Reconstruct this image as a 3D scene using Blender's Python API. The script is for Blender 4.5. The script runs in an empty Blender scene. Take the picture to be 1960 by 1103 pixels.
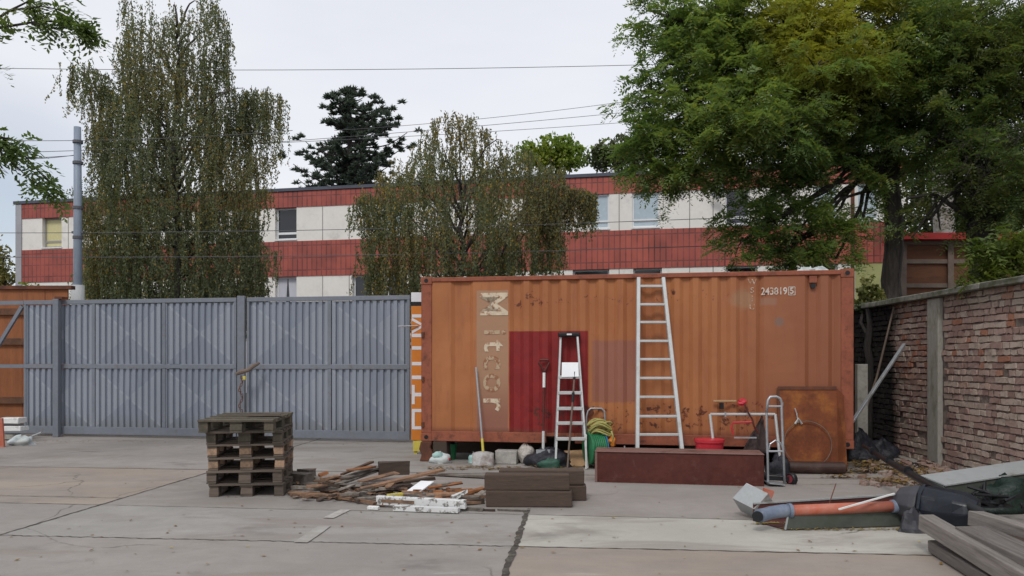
import bpy, math, random
import numpy as np
from mathutils import Vector, Matrix
random.seed(7); rng = np.random.default_rng(7)
R = math.radians; U = random.uniform
SC = bpy.context.scene; COL = SC.collection
F, CX, HY, CH = 1480.0, 980.0, 690.0, 1.5
def P(x, y, Y): return Vector(((x-CX)*Y/F, Y, CH-(y-HY)*Y/F))          # photo position at distance Y
def G(x, y, z=0.0):                                                     # photo position at height z
    Y = (CH-z)*F/(y-HY); return Vector(((x-CX)*Y/F, Y, z))

# ------------------------------------------------------------------ mesh builder
class MB:
    def __init__(s): s.v = []; s.f = []
    def add(s, vs, fs):
        n = len(s.v); s.v += [Vector(v) for v in vs]; s.f += [tuple(i+n for i in f) for f in fs]; return s
    def box(s, c, d, rot=None, j=0):
        vs = []
        for sx, sy, sz in ((-1,-1,-1),(1,-1,-1),(1,1,-1),(-1,1,-1),(-1,-1,1),(1,-1,1),(1,1,1),(-1,1,1)):
            v = Vector((sx*d[0]/2, sy*d[1]/2, sz*d[2]/2))
            if j: v += Vector((U(-j,j), U(-j,j), U(-j,j)))
            if rot is not None: v = rot @ v
            vs.append(v+Vector(c))
        return s.add(vs, [(0,3,2,1),(4,5,6,7),(0,1,5,4),(1,2,6,5),(2,3,7,6),(3,0,4,7)])
    def bb(s, x0, x1, y0, y1, z0, z1, j=0): return s.box(((x0+x1)/2,(y0+y1)/2,(z0+z1)/2), (x1-x0,y1-y0,z1-z0), j=j)
    def bar(s, a, b, w, h, up=(0,0,1), j=0):
        a = Vector(a); b = Vector(b); d = b-a; L = d.length; x = d.normalized()
        y = Vector(up).cross(x)
        if y.length < 1e-4: y = Vector((1,0,0)).cross(x)
        y.normalize(); z = x.cross(y)
        return s.box((a+b)/2, (L, w, h), Matrix((x, y, z)).transposed(), j)
    def tube(s, pts, r, n=8, cap=True, closed=False):
        pts = [Vector(p) for p in pts]; m = len(pts)
        rs = r if isinstance(r, (list, tuple)) else [r]*m
        vs = []; up = None
        for i, p in enumerate(pts):
            if closed: d = pts[(i+1) % m]-pts[i-1]
            else: d = pts[min(i+1, m-1)]-pts[max(i-1, 0)]
            d.normalize()
            if up is None: up = Vector((0,0,1)) if abs(d.z) < .9 else Vector((1,0,0))
            a = d.cross(up)
            if a.length < 1e-5: a = d.cross(Vector((0,1,0)))
            a.normalize(); b = a.cross(d); up = b
            for k in range(n):
                t = 2*math.pi*k/n; vs.append(p+(a*math.cos(t)+b*math.sin(t))*rs[i])
        fs = []
        for i in range(m if closed else m-1):
            for k in range(n):
                i2 = (i+1) % m; fs.append((i*n+k, i*n+(k+1) % n, i2*n+(k+1) % n, i2*n+k))
        if cap and not closed: fs.append(tuple(range(n))[::-1]); fs.append(tuple((m-1)*n+k for k in range(n)))
        return s.add(vs, fs)
    def prism(s, poly, y0, y1, ax='y'):                                # 2-D outline extruded
        n = len(poly)
        if ax == 'y': vs = [(p[0], y0, p[1]) for p in poly]+[(p[0], y1, p[1]) for p in poly]
        else: vs = [(p[0], p[1], y0) for p in poly]+[(p[0], p[1], y1) for p in poly]
        fs = [tuple(range(n)), tuple(range(2*n-1, n-1, -1))]+[(i, i+n, (i+1) % n+n, (i+1) % n) for i in range(n)]
        return s.add(vs, fs)
    def blob(s, c, d, n=14, m=9, bump=.12, seed=0, flat=-.2, rot=0):     # crumpled soft lump
        rr = random.Random(seed); ph = [rr.uniform(0, 6.3) for _ in range(8)]
        vs = []; fs = []; cr, sr = math.cos(rot), math.sin(rot)
        for i in range(m+1):
            th = math.pi*i/m
            for k in range(n):
                p = 2*math.pi*k/n
                q = 1+bump*(math.sin(3*p+ph[0]+2*th)+math.sin(5*th+ph[1]+p)+.7*math.sin(7*p+ph[2])*math.sin(4*th+ph[3]))+rr.uniform(-bump, bump)*.5
                x, y, z = math.sin(th)*math.cos(p)*q*d[0], math.sin(th)*math.sin(p)*q*d[1], math.cos(th)*q*d[2]
                z = max(z, flat*d[2]) if z < 0 else z
                vs.append((c[0]+x*cr-y*sr, c[1]+x*sr+y*cr, c[2]-flat*d[2]+z))
        for i in range(m):
            for k in range(n): fs.append((i*n+k, (i+1)*n+k, (i+1)*n+(k+1) % n, i*n+(k+1) % n))
        return s.add(vs, fs)
    def build(s, name, mat, parent=None, loc=None, rz=0, bevel=0, smooth=False, local=False, seg=1):
        me = bpy.data.meshes.new(name)
        o = bpy.data.objects.new(name, me); COL.objects.link(o)
        if parent is not None:
            o.parent = parent; Mi = parent['_m'] if '_m' in parent else None
            root = ROOTS[parent.name]; inv = root.inverted(); ROOTS[o.name] = root
        else:
            l = Vector(loc) if loc is not None else Vector((0,0,0))
            M = Matrix.Translation(l) @ Matrix.Rotation(rz, 4, 'Z'); o.location = l; o.rotation_euler = (0,0,rz)
            inv = M.inverted(); ROOTS[o.name] = M
        vs = [v if local else inv @ v for v in s.v]
        me.from_pydata([tuple(v) for v in vs], [], s.f)
        if isinstance(mat, (list, tuple)):
            for m in mat: me.materials.append(m)
        else: me.materials.append(mat)
        import bmesh
        b = bmesh.new(); b.from_mesh(me); bmesh.ops.recalc_face_normals(b, faces=b.faces); b.to_mesh(me); b.free()
        if smooth:
            for p in me.polygons: p.use_smooth = True
        if bevel:
            m = o.modifiers.new('bevel', 'BEVEL'); m.width = bevel; m.segments = seg; m.limit_method = 'ANGLE'
        return o
ROOTS = {}
def tag(o, label=None, cat=None, group=None, kind=None):
    if label: o['label'] = label
    if cat: o['category'] = cat
    if group: o['group'] = group
    if kind: o['kind'] = kind
    return o
def thing(name, label, cat, loc, rz=0, group=None):
    o = bpy.data.objects.new(name, None); COL.objects.link(o); o.location = loc; o.rotation_euler = (0,0,rz)
    o.empty_display_size = .2
    ROOTS[o.name] = Matrix.Translation(Vector(loc)) @ Matrix.Rotation(rz, 4, 'Z')
    return tag(o, label, cat, group)
def dup(root, loc, rz, label=None):
    r = root.copy(); COL.objects.link(r); r.location = loc; r.rotation_euler = (0,0,rz)
    if label: r['label'] = label
    for ch in list(root.children):
        c = ch.copy(); COL.objects.link(c); c.parent = r
        for g in list(ch.children):
            d = g.copy(); COL.objects.link(d); d.parent = c
    return r

# ------------------------------------------------------------------ materials
class NT:
    def __init__(s, name):
        s.m = bpy.data.materials.new(name); s.m.use_nodes = True; s.t = s.m.node_tree; s.t.nodes.clear()
        s.out = s.t.nodes.new('ShaderNodeOutputMaterial'); s.b = s.t.nodes.new('ShaderNodeBsdfPrincipled')
        s.t.links.new(s.b.outputs[0], s.out.inputs[0]); s.tc = s.t.nodes.new('ShaderNodeTexCoord')
        s.obj = s.tc.outputs['Object']; s._sep = None
    def n(s, ty, ins=None, **kw):
        nd = s.t.nodes.new(ty)
        for k, v in kw.items(): setattr(nd, k, v)
        for k, v in (ins or {}).items(): s.put(nd.inputs[k], v)
        return nd
    def put(s, inp, v):
        if isinstance(v, bpy.types.NodeSocket): s.t.links.new(v, inp)
        else:
            if isinstance(v, (tuple, list)) and len(v) == 3 and inp.type == 'RGBA': v = (*v, 1)
            inp.default_value = v
    def ma(s, op, a, b=0.0, c=0.0, clamp=False):
        nd = s.t.nodes.new('ShaderNodeMath'); nd.operation = op; nd.use_clamp = clamp
        s.put(nd.inputs[0], a); s.put(nd.inputs[1], b); s.put(nd.inputs[2], c); return nd.outputs[0]
    def mix(s, f, a, b, mode='MIX'):
        nd = s.t.nodes.new('ShaderNodeMix'); nd.data_type = 'RGBA'; nd.blend_type = mode
        s.put(nd.inputs['Factor'], f); s.put(nd.inputs[6], a); s.put(nd.inputs[7], b); return nd.outputs[2]
    def noise(s, sc, det=4, rough=.6, vec=None, stretch=None, dist=0):
        v = vec or s.obj
        if stretch:
            mp = s.n('ShaderNodeMapping', {'Vector': v, 'Scale': stretch}); v = mp.outputs[0]
        return s.n('ShaderNodeTexNoise', {'Vector': v, 'Scale': sc, 'Detail': det, 'Roughness': rough, 'Distortion': dist}).outputs['Fac']
    def mr(s, v, a, b, c=0.0, d=1.0):
        nd = s.n('ShaderNodeMapRange', {'Value': v, 'From Min': a, 'From Max': b, 'To Min': c, 'To Max': d}); nd.interpolation_type = 'SMOOTHSTEP'; return nd.outputs[0]
    @property
    def sep(s):
        if not s._sep: s._sep = s.n('ShaderNodeSeparateXYZ', {0: s.obj})
        return s._sep.outputs
    def rect(s, x0, x1, z0, z1, soft=.01, wob=0.0, axes=(0,2)):
        w = 0.0
        a = s.sep[axes[0]]; b = s.sep[axes[1]]
        if wob:
            nz = s.ma('MULTIPLY', s.ma('SUBTRACT', s.noise(6, 5), .5), wob)
            a = s.ma('ADD', a, nz); b = s.ma('ADD', b, nz)
        r = None
        for v, lo, hi in ((a, x0, x1), (b, z0, z1)):
            c1 = s.mr(v, lo-soft, lo+soft); c2 = s.mr(v, hi-soft, hi+soft, 1, 0)
            q = s.ma('MULTIPLY', c1, c2); r = q if r is None else s.ma('MULTIPLY', r, q)
        return r
    def bump(s, h, st=.3, dist=.01):
        nd = s.n('ShaderNodeBump', {'Height': h, 'Strength': st, 'Distance': dist}); s.put(s.b.inputs['Normal'], nd.outputs[0])
    def fin(s, col, rough=.7, metal=0.0, spec=.4):
        s.put(s.b.inputs['Base Color'], col); s.put(s.b.inputs['Roughness'], rough); s.put(s.b.inputs['Metallic'], metal)
        s.put(s.b.inputs['Specular IOR Level'], spec); return s.m
def h(x):                                                              # '#rrggbb' to linear
    c = [int(x[i:i+2], 16)/255 for i in (1,3,5)]
    return tuple(v/12.92 if v <= .04045 else ((v+.055)/1.055)**2.4 for v in c)
def sc(c, k): return tuple(v*k for v in c)
def mat(name, col, rough=.7, var=.25, scale=3, dirt=None, dthr=.55, dsc=4, metal=0.0, bump=.25, bsc=30, jit=0.0, spec=.35, stretch=None, bdist=.004, dsoft=.12):
    m = NT(name)
    n1 = m.noise(scale, 6, .65, stretch=stretch); n2 = m.noise(scale*9, 4, .6, stretch=stretch)
    f = m.ma('ADD', m.ma('MULTIPLY', n1, .65), m.ma('MULTIPLY', n2, .35))
    c = m.mix(m.mr(f, .3, .7), sc(col, 1-var), sc(col, 1+var))
    if dirt is not None:
        d = m.noise(dsc, 8, .7, stretch=stretch)
        c = m.mix(m.mr(d, dthr-dsoft, dthr+dsoft), c, dirt)
    if jit:
        oi = m.n('ShaderNodeObjectInfo').outputs['Random']
        hs = m.n('ShaderNodeHueSaturation', {'Color': c, 'Value': m.mr(oi, 0, 1, 1-jit, 1+jit)}); hs.inputs['Saturation'].default_value = 1.0
        c = hs.outputs[0]
    m.bump(m.ma('ADD', m.noise(bsc, 5, .7, stretch=stretch), m.ma('MULTIPLY', n1, .5)), bump, bdist)
    return m.fin(c, m.mr(n2, .2, .8, max(rough-.12, .05), min(rough+.12, 1)), metal, spec)

M = {}
M['gate'] = mat('gate_paint', (.215,.245,.31), .5, .13, 1.5, dirt=(.14,.14,.14), dthr=.68, dsc=2.5, stretch=(1,1,.35))
def gatesheet():
    m = NT('gate_sheet_paint'); gs = m.n('ShaderNodeSeparateXYZ', {0: m.tc.outputs['Generated']}).outputs
    n1 = m.noise(1.5, 6, .65, stretch=(1,1,.35)); c = m.mix(m.mr(n1, .3, .7), (.195,.220,.268), (.245,.270,.318)); c = m.mix(m.mr(m.noise(3, 7, .7, stretch=(1.5,1,.3)), .60, .75, 0, .6), c, (.14,.145,.15))
    c = m.mix(m.mr(m.sep[2], .5, .2, 0, .45), c, (.17,.165,.15))
    tu = m.ma('SUBTRACT', gs[0], .5); tv = m.ma('SUBTRACT', gs[2], .5)
    rib = m.mr(gs[1], .55, .45)                                        # light and shade of the embossed diamond painted on the raised ribs
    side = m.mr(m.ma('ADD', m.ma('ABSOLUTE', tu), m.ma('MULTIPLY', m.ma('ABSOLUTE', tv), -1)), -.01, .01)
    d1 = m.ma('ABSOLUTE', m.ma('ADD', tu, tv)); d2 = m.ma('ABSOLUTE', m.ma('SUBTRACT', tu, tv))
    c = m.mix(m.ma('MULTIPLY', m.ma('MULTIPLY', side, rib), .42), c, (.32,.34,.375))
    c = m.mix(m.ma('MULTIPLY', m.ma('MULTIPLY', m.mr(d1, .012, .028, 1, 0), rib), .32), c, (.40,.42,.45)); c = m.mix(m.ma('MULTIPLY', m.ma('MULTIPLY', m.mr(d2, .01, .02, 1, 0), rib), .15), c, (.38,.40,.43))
    m.bump(m.noise(30,4), .2, .004); return m.fin(c, .5, 0, .35)
M['gatesheet'] = gatesheet()
M['gateframe'] = mat('gate_frame_paint', (.175,.19,.22), .5, .15, 2, dirt=(.13,.11,.09), dthr=.66)
M['galv'] = mat('galvanised', (.42,.44,.46), .42, .15, 4, dirt=(.25,.24,.22), dthr=.62, metal=.6)
M['alu'] = mat('aluminium', (.54,.55,.54), .4, .1, 8, dirt=(.38,.36,.33), dthr=.62, metal=.35)
M['whitepaint'] = mat('white_paint', (.72,.72,.7), .5, .08, 6, dirt=(.3,.28,.25), dthr=.64, dsc=9)
M['black'] = mat('black_plastic', (.012,.013,.015), .45, .3, 8)
M['navy'] = mat('navy_plastic', (.008,.011,.018), .38, .3, 5, dirt=(.05,.05,.055), dthr=.7)
M['greyplas'] = mat('grey_plastic', (.050,.050,.058), .6, .2, 6, dirt=(.12,.11,.1), dthr=.62)
M['concrete'] = mat('concrete', (.30,.29,.26), .9, .2, 3, dirt=(.16,.15,.12), dthr=.6, bump=.5)
M['pillar'] = mat('pillar_concrete', (.30,.285,.25), .9, .22, 4, dirt=(.15,.14,.10), dthr=.58, bump=.7, stretch=(1,1,.4))
M['coping'] = mat('coping_concrete', (.20,.19,.165), .95, .3, 3, dirt=(.085,.09,.055), dthr=.52, bump=.8)
M['rust'] = mat('rusty_steel', (.17,.048,.018), .8, .35, 3, dirt=(.30,.105,.025), dthr=.57, dsc=3.5, bump=.5)
M['rustdark'] = mat('dark_rust', (.10,.04,.025), .8, .35, 3, dirt=(.17,.06,.03), dthr=.55)
M['brown'] = mat('brown_paint', (.082,.020,.014), .42, .25, 2, dirt=(.13,.055,.045), dthr=.66, dsc=7, bump=.15)
M['brownedge'] = mat('brown_paint_worn', (.20,.11,.09), .6, .2, 4, dirt=(.10,.05,.04), dthr=.55)
M['browntube'] = mat('brown_tube', (.045,.022,.017), .5, .3, 4, dirt=(.08,.05,.04), dthr=.62)
M['railrust'] = mat('rail_paint', (.27,.082,.045), .7, .25, 2.5, dirt=(.11,.04,.025), dthr=.60, dsc=7)
M['palwood'] = mat('pallet_wood', (.115,.09,.072), .9, .3, 5, dirt=(.07,.06,.045), dthr=.55, jit=.22, bump=.6, stretch=(.25,3,3))
M['blockwood'] = mat('pallet_block_wood', (.34,.225,.15), .9, .35, 5, dirt=(.12,.085,.06), dthr=.58, jit=.3, bump=.6)
M['mosswood'] = mat('mossy_pallet_wood', (.11,.092,.068), .95, .35, 5, dirt=(.065,.062,.045), dthr=.56, bump=.7)
M['sleeper'] = mat('sleeper_wood', (.082,.056,.042), .85, .4, 4, dirt=(.040,.030,.023), dthr=.56, bump=.8, stretch=(.3,3,3), jit=.15)
M['weather'] = mat('weathered_wood', (.185,.165,.148), .92, .35, 5, dirt=(.085,.072,.062), dthr=.6, bump=.8, stretch=(.2,4,4), jit=.2)
M['scrapA'] = mat('scrap_wood_brown', (.20,.115,.07), .9, .35, 6, dirt=(.09,.06,.04), dthr=.58, bump=.6, jit=.45)
M['scrapB'] = mat('scrap_wood_orange', (.34,.14,.055), .85, .3, 6, dirt=(.15,.07,.035), dthr=.62, bump=.5, jit=.3)
M['scrapC'] = mat('scrap_wood_grey', (.21,.185,.16), .92, .3, 6, dirt=(.10,.08,.065), dthr=.55, bump=.6, jit=.35)
M['flakes'] = mat('flaking_white_paint', (.60,.60,.59), .6, .08, 6, dirt=(.17,.155,.14), dthr=.57, dsc=11, dsoft=.04, bump=.5)
M['fencewood'] = mat('orange_fence_wood', (.29,.105,.042), .75, .25, 2, dirt=(.20,.07,.03), dthr=.58, stretch=(4,4,.4))
M['fencedark'] = mat('dark_fence_wood', (.15,.07,.04), .85, .3, 3, dirt=(.08,.045,.03), dthr=.55)
M['bag'] = mat('pale_bag', (.55,.62,.62), .5, .2, 10, dirt=(.45,.47,.45), dthr=.5)
M['aqua'] = mat('aqua_bag', (.33,.52,.49), .5, .2, 10, dirt=(.6,.62,.6), dthr=.55)
M['worn'] = mat('worn_blade', (.42,.41,.40), .6, .3, 9, dirt=(.20,.17,.15), dthr=.52)
M['sack'] = mat('cream_sack', (.50,.46,.42), .8, .3, 14, dirt=(.26,.23,.2), dthr=.56, bump=.8, bdist=.02)
M['blackbag'] = mat('black_bag', (.02,.021,.028), .42, .3, 12, bump=.9, bdist=.03, bsc=9)
M['greenbag'] = mat('green_bag', (.03,.085,.06), .5, .3, 12, bump=.6, bdist=.02, bsc=12)
M['green'] = mat('green_plastic', (.022,.16,.065), .4, .25, 6, dirt=(.03,.09,.04), dthr=.6)
M['blue'] = mat('blue_plastic', (.025,.13,.26), .4, .2, 6)
M['yellow'] = mat('yellow_rope', (.36,.33,.11), .6, .25, 10)
M['yellowpaint'] = mat('yellow_paint', (.62,.52,.09), .5, .15, 5, dirt=(.3,.22,.07), dthr=.65)
M['redplas'] = mat('red_plastic', (.52,.03,.045), .4, .1, 5)
M['redwheel'] = mat('red_wheel', (.22,.035,.045), .5, .15, 5)
M['card'] = mat('cardboard', (.40,.255,.14), .9, .2, 5, dirt=(.28,.17,.09), dthr=.6)
M['orangepipe'] = mat('orange_pipe', (.42,.095,.045), .5, .2, 3, dirt=(.46,.18,.13), dthr=.5, dsc=2)
M['pipeblue'] = mat('grey_blue_pipe', (.15,.185,.25), .45, .2, 6, dirt=(.22,.24,.27), dthr=.6)
M['ductgrey'] = mat('grey_green_panel', (.082,.092,.078), .55, .15, 2, dirt=(.065,.075,.055), dthr=.55)
M['ducttop'] = mat('pale_metal_edge', (.33,.345,.345), .5, .12, 4, dirt=(.22,.22,.2), dthr=.6)
M['inside'] = mat('maroon_lining', (.10,.035,.03), .6, .25, 4)
M['cloth'] = mat('dark_cloth', (.055,.038,.036), .95, .3, 8, bump=.7, bdist=.02)
M['tarp'] = mat('dark_green_tarp', (.014,.028,.022), .5, .3, 5, bump=.8, bdist=.03, bsc=7)
M['stone'] = mat('stone', (.36,.34,.31), .9, .3, 10, bump=.7)
M['polegrey'] = mat('pole_grey', (.22,.26,.32), .45, .12, 2, dirt=(.16,.18,.2), dthr=.62, stretch=(1,1,.3))
M['greypost'] = mat('pale_post', (.40,.41,.41), .8, .12, 4)
M['wire'] = mat('wire', (.10,.10,.11), .6, .1, 4)
M['bark'] = mat('bark', (.075,.062,.055), .95, .4, 6, dirt=(.04,.034,.028), dthr=.5, bump=1.0, bdist=.03, stretch=(4,4,.6), bsc=12)
M['darkbark'] = mat('dark_bark', (.035,.03,.027), .95, .4, 6, bump=1.0, bdist=.03, stretch=(4,4,.6), bsc=12)
M['palebark'] = mat('pale_bark', (.34,.33,.31), .9, .3, 3, dirt=(.16,.15,.12), dthr=.52, dsc=3, bump=.6)
M['birchbark'] = mat('birch_bark', (.10,.085,.075), .9, .4, 5, dirt=(.035,.03,.028), dthr=.5, bump=.6)
M['roofgrey'] = mat('roof_sheet', (.075,.08,.105), .6, .15, 1)
M['white_panel'] = mat('cream_panel', (.74,.71,.66), .8, .06, .7, dirt=(.52,.50,.46), dthr=.63, dsc=.9, bump=.15)
M['joint'] = mat('panel_joint', (.30,.28,.26), .9, .1, 2)
M['edgeband'] = mat('grey_edge', (.34,.34,.36), .8, .1, 1)
M['winframe'] = mat('window_frame', (.70,.71,.72), .5, .05, 2)
M['winframedark'] = mat('grey_window_frame', (.30,.29,.27), .5, .05, 2)
M['yellowblind'] = mat('yellow_blind', (.58,.53,.28), .2, .06, 1)
M['paleblind'] = mat('pale_blind', (.42,.50,.55), .2, .12, .6)
M['curtain'] = mat('white_curtain', (.50,.50,.55), .9, .1, 3, stretch=(6,6,.2))
M['yellowwall'] = mat('yellow_render', (.36,.36,.16), .9, .1, 1)
M['redroof'] = mat('red_roof_edge', (.33,.016,.012), .5, .12, 2)
M['shed'] = mat('shed_boards', (.15,.062,.032), .85, .25, 2, dirt=(.10,.045,.025), dthr=.55, stretch=(.5,1,2))
M['shedpost'] = mat('shed_frame', (.16,.12,.095), .85, .25, 3)
M['patchred'] = mat('red_touchup', (.27,.022,.02), .5, .12, 3)
M['letter'] = mat('cream_letter', (.60,.50,.37), .8, .15, 12, dirt=(.36,.20,.12), dthr=.56, dsc=14, dsoft=.04, bump=0.05)
M['ghost'] = mat('ghost_letter', (.47,.35,.23), .8, .15, 12, dirt=(.285,.125,.066), dthr=.50, dsc=16, dsoft=.05, bump=.05)
M['faintmark'] = mat('faded_marking', (.48,.40,.32), .8, .15, 20, dirt=(.34,.15,.07), dthr=.50, dsc=30, dsoft=.06, bump=.05)
M['mark'] = mat('white_marking', (.60,.55,.49), .8, .15, 20, dirt=(.36,.19,.11), dthr=.58, dsc=25, dsoft=.06, bump=0.05)
M['signorange'] = mat('sign_orange', (.62,.20,.025), .5, .08, 4)
M['signwhite'] = mat('sign_white', (.72,.73,.76), .5, .05, 4)
M['paper'] = mat('paper_white', (.85,.87,.88), .6, .04, 8)
def glass(name, col):
    m = NT(name); m.fin(col, .08, 0, .6); return m.m
M['glass'] = glass('dark_glass', (.018,.02,.026)); M['glasspurple'] = glass('dark_violet_glass', (.03,.028,.05))

# building cladding: small glazed tiles with dark joints
def tiles(name, base, tw=.235, th=.56):
    m = NT(name)
    cmb = m.n('ShaderNodeCombineXYZ', {'X': m.sep[0], 'Y': m.sep[2]})
    br = m.n('ShaderNodeTexBrick', {'Vector': cmb.outputs[0], 'Color1': (*sc(base,.86),1), 'Color2': (*sc(base,1.1),1), 'Mortar': (.115,.04,.038,1), 'Scale': 1.0, 'Mortar Size': .028, 'Mortar Smooth': .3, 'Bias': 0.0, 'Brick Width': tw, 'Row Height': th})
    br.offset = 0; br.squash = 1
    pan = m.n('ShaderNodeTexBrick', {'Vector': cmb.outputs[0], 'Color1': (.80,.80,.84,1), 'Color2': (1.12,1.05,1.0,1), 'Mortar': (.6,.6,.6,1), 'Scale': 1.0, 'Mortar Size': .02, 'Mortar Smooth': .1, 'Bias': 0.0, 'Brick Width': 2.82, 'Row Height': 5.0}); pan.offset = 0
    c = m.mix(1.0, br.outputs['Color'], pan.outputs['Color'], 'MULTIPLY')
    c = m.mix(m.mr(m.noise(.9, 5), .35, .7, 0, .55), c, sc(base, 1.35))
    m.bump(m.ma('SUBTRACT', 1.0, br.outputs['Fac']), .3, .01)
    return m.fin(c, .55, 0, .35)
M['tiles'] = tiles('red_tile_cladding', (.33,.080,.058))

# concrete yard slab
def slabmat(name, col, stain, thr=.6, sandy=None):
    m = NT(name); g = m.obj
    n1 = m.noise(.55, 6, .6); n2 = m.noise(3.2, 7, .7); n3 = m.noise(45, 4, .7); n4 = m.noise(1.1, 5, .65, stretch=(.6,1.7,1), dist=.6)
    c = m.mix(m.mr(n1, .35, .65), sc(col, .90), sc(col, 1.10))
    c = m.mix(m.mr(n2, .35, .7, 0, .5), c, sc(col, .84))
    c = m.mix(m.mr(n4, thr-.1, thr+.1, 0, .75), c, stain)
    if sandy: c = m.mix(m.mr(m.noise(.8, 5, .6, stretch=(.5,1.5,1)), .47, .62, 0, .7), c, sandy)
    c = m.mix(m.mr(n3, .62, .72, 0, .45), c, sc(col, .6)); c = m.mix(m.mr(n3, .30, .38, .35, 0), c, sc(col, 1.35))
    vo = m.n('ShaderNodeTexVoronoi', {'Vector': g, 'Scale': .55}, feature='DISTANCE_TO_EDGE')
    mp = m.n('ShaderNodeVectorMath', {0: g, 1: m.n('ShaderNodeTexNoise', {'Vector': g, 'Scale': 2.0, 'Detail': 5}).outputs['Color']}, operation='ADD'); m.put(vo.inputs['Vector'], mp.outputs[0])
    mp2 = m.n('ShaderNodeMix', {'Factor': .12}); mp2.data_type = 'VECTOR'; m.put(mp2.inputs[4], g); m.put(mp2.inputs[5], m.n('ShaderNodeTexNoise', {'Vector': g, 'Scale': 1.6, 'Detail': 6}).outputs['Color'])
    mp2.inputs['Factor'].default_value = .3; m.put(vo.inputs['Vector'], mp2.outputs[1])
    cr = m.ma('MULTIPLY', m.mr(vo.outputs['Distance'], .0, .006, 1, 0), m.mr(m.noise(.35, 3), .50, .60)); c = m.mix(m.ma('MULTIPLY', cr, .65), c, (.07,.06,.05))
    grit = m.mr(m.noise(95, 2, .5), .66, .72, 0, .5); c = m.mix(grit, c, (.09,.08,.07)); oil = m.mr(m.noise(.75, 6, .62, stretch=(1,1.6,1), dist=.4), .56, .72, 0, .50); c = m.mix(oil, c, (.12,.105,.095))
    pl = m.mr(m.noise(1.6, 7, .7, stretch=(.5,1.8,1)), .60, .72, 0, .35); c = m.mix(pl, c, (.47,.455,.42))
    m.bump(m.ma('ADD', n3, m.ma('MULTIPLY', n2, 1.2)), .35, .006)
    return m.fin(c, m.mr(n2, .2, .8, .75, .95), 0, .3)
M['slab'] = slabmat('concrete_slab', (.292,.266,.243), (.24,.205,.175))
M['slabblue'] = slabmat('grey_concrete_slab', (.305,.290,.268), (.24,.205,.18), .56)
M['slablight'] = slabmat('pale_concrete_slab', (.43,.41,.365), (.275,.25,.215), .55)
M['slabtan'] = slabmat('tan_concrete_slab', (.285,.245,.215), (.31,.255,.205), .54, (.345,.29,.235))
M['slabdark'] = slabmat('worn_concrete_slab', (.25,.228,.208), (.185,.165,.145), .5)
M['seam'] = mat('slab_seam', (.06,.052,.045), .95, .5, 8, dirt=(.14,.125,.10), dthr=.56, dsc=12, bump=.5)
M['seamfaint'] = mat('faint_seam', (.17,.15,.13), .95, .4, 8, dirt=(.26,.235,.20), dthr=.5, dsc=9, bump=.5)
M['asphalt'] = mat('asphalt', (.07,.07,.07), .9, .2, 2, bump=.3)
M['roadfaint'] = mat('very_worn_line', (.37,.36,.335), .9, .1, 8, dirt=(.31,.29,.262), dthr=.48, dsc=7)
M['roadpaint'] = mat('worn_white_line', (.43,.41,.38), .8, .1, 8, dirt=(.32,.29,.265), dthr=.53, dsc=14)

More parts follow.
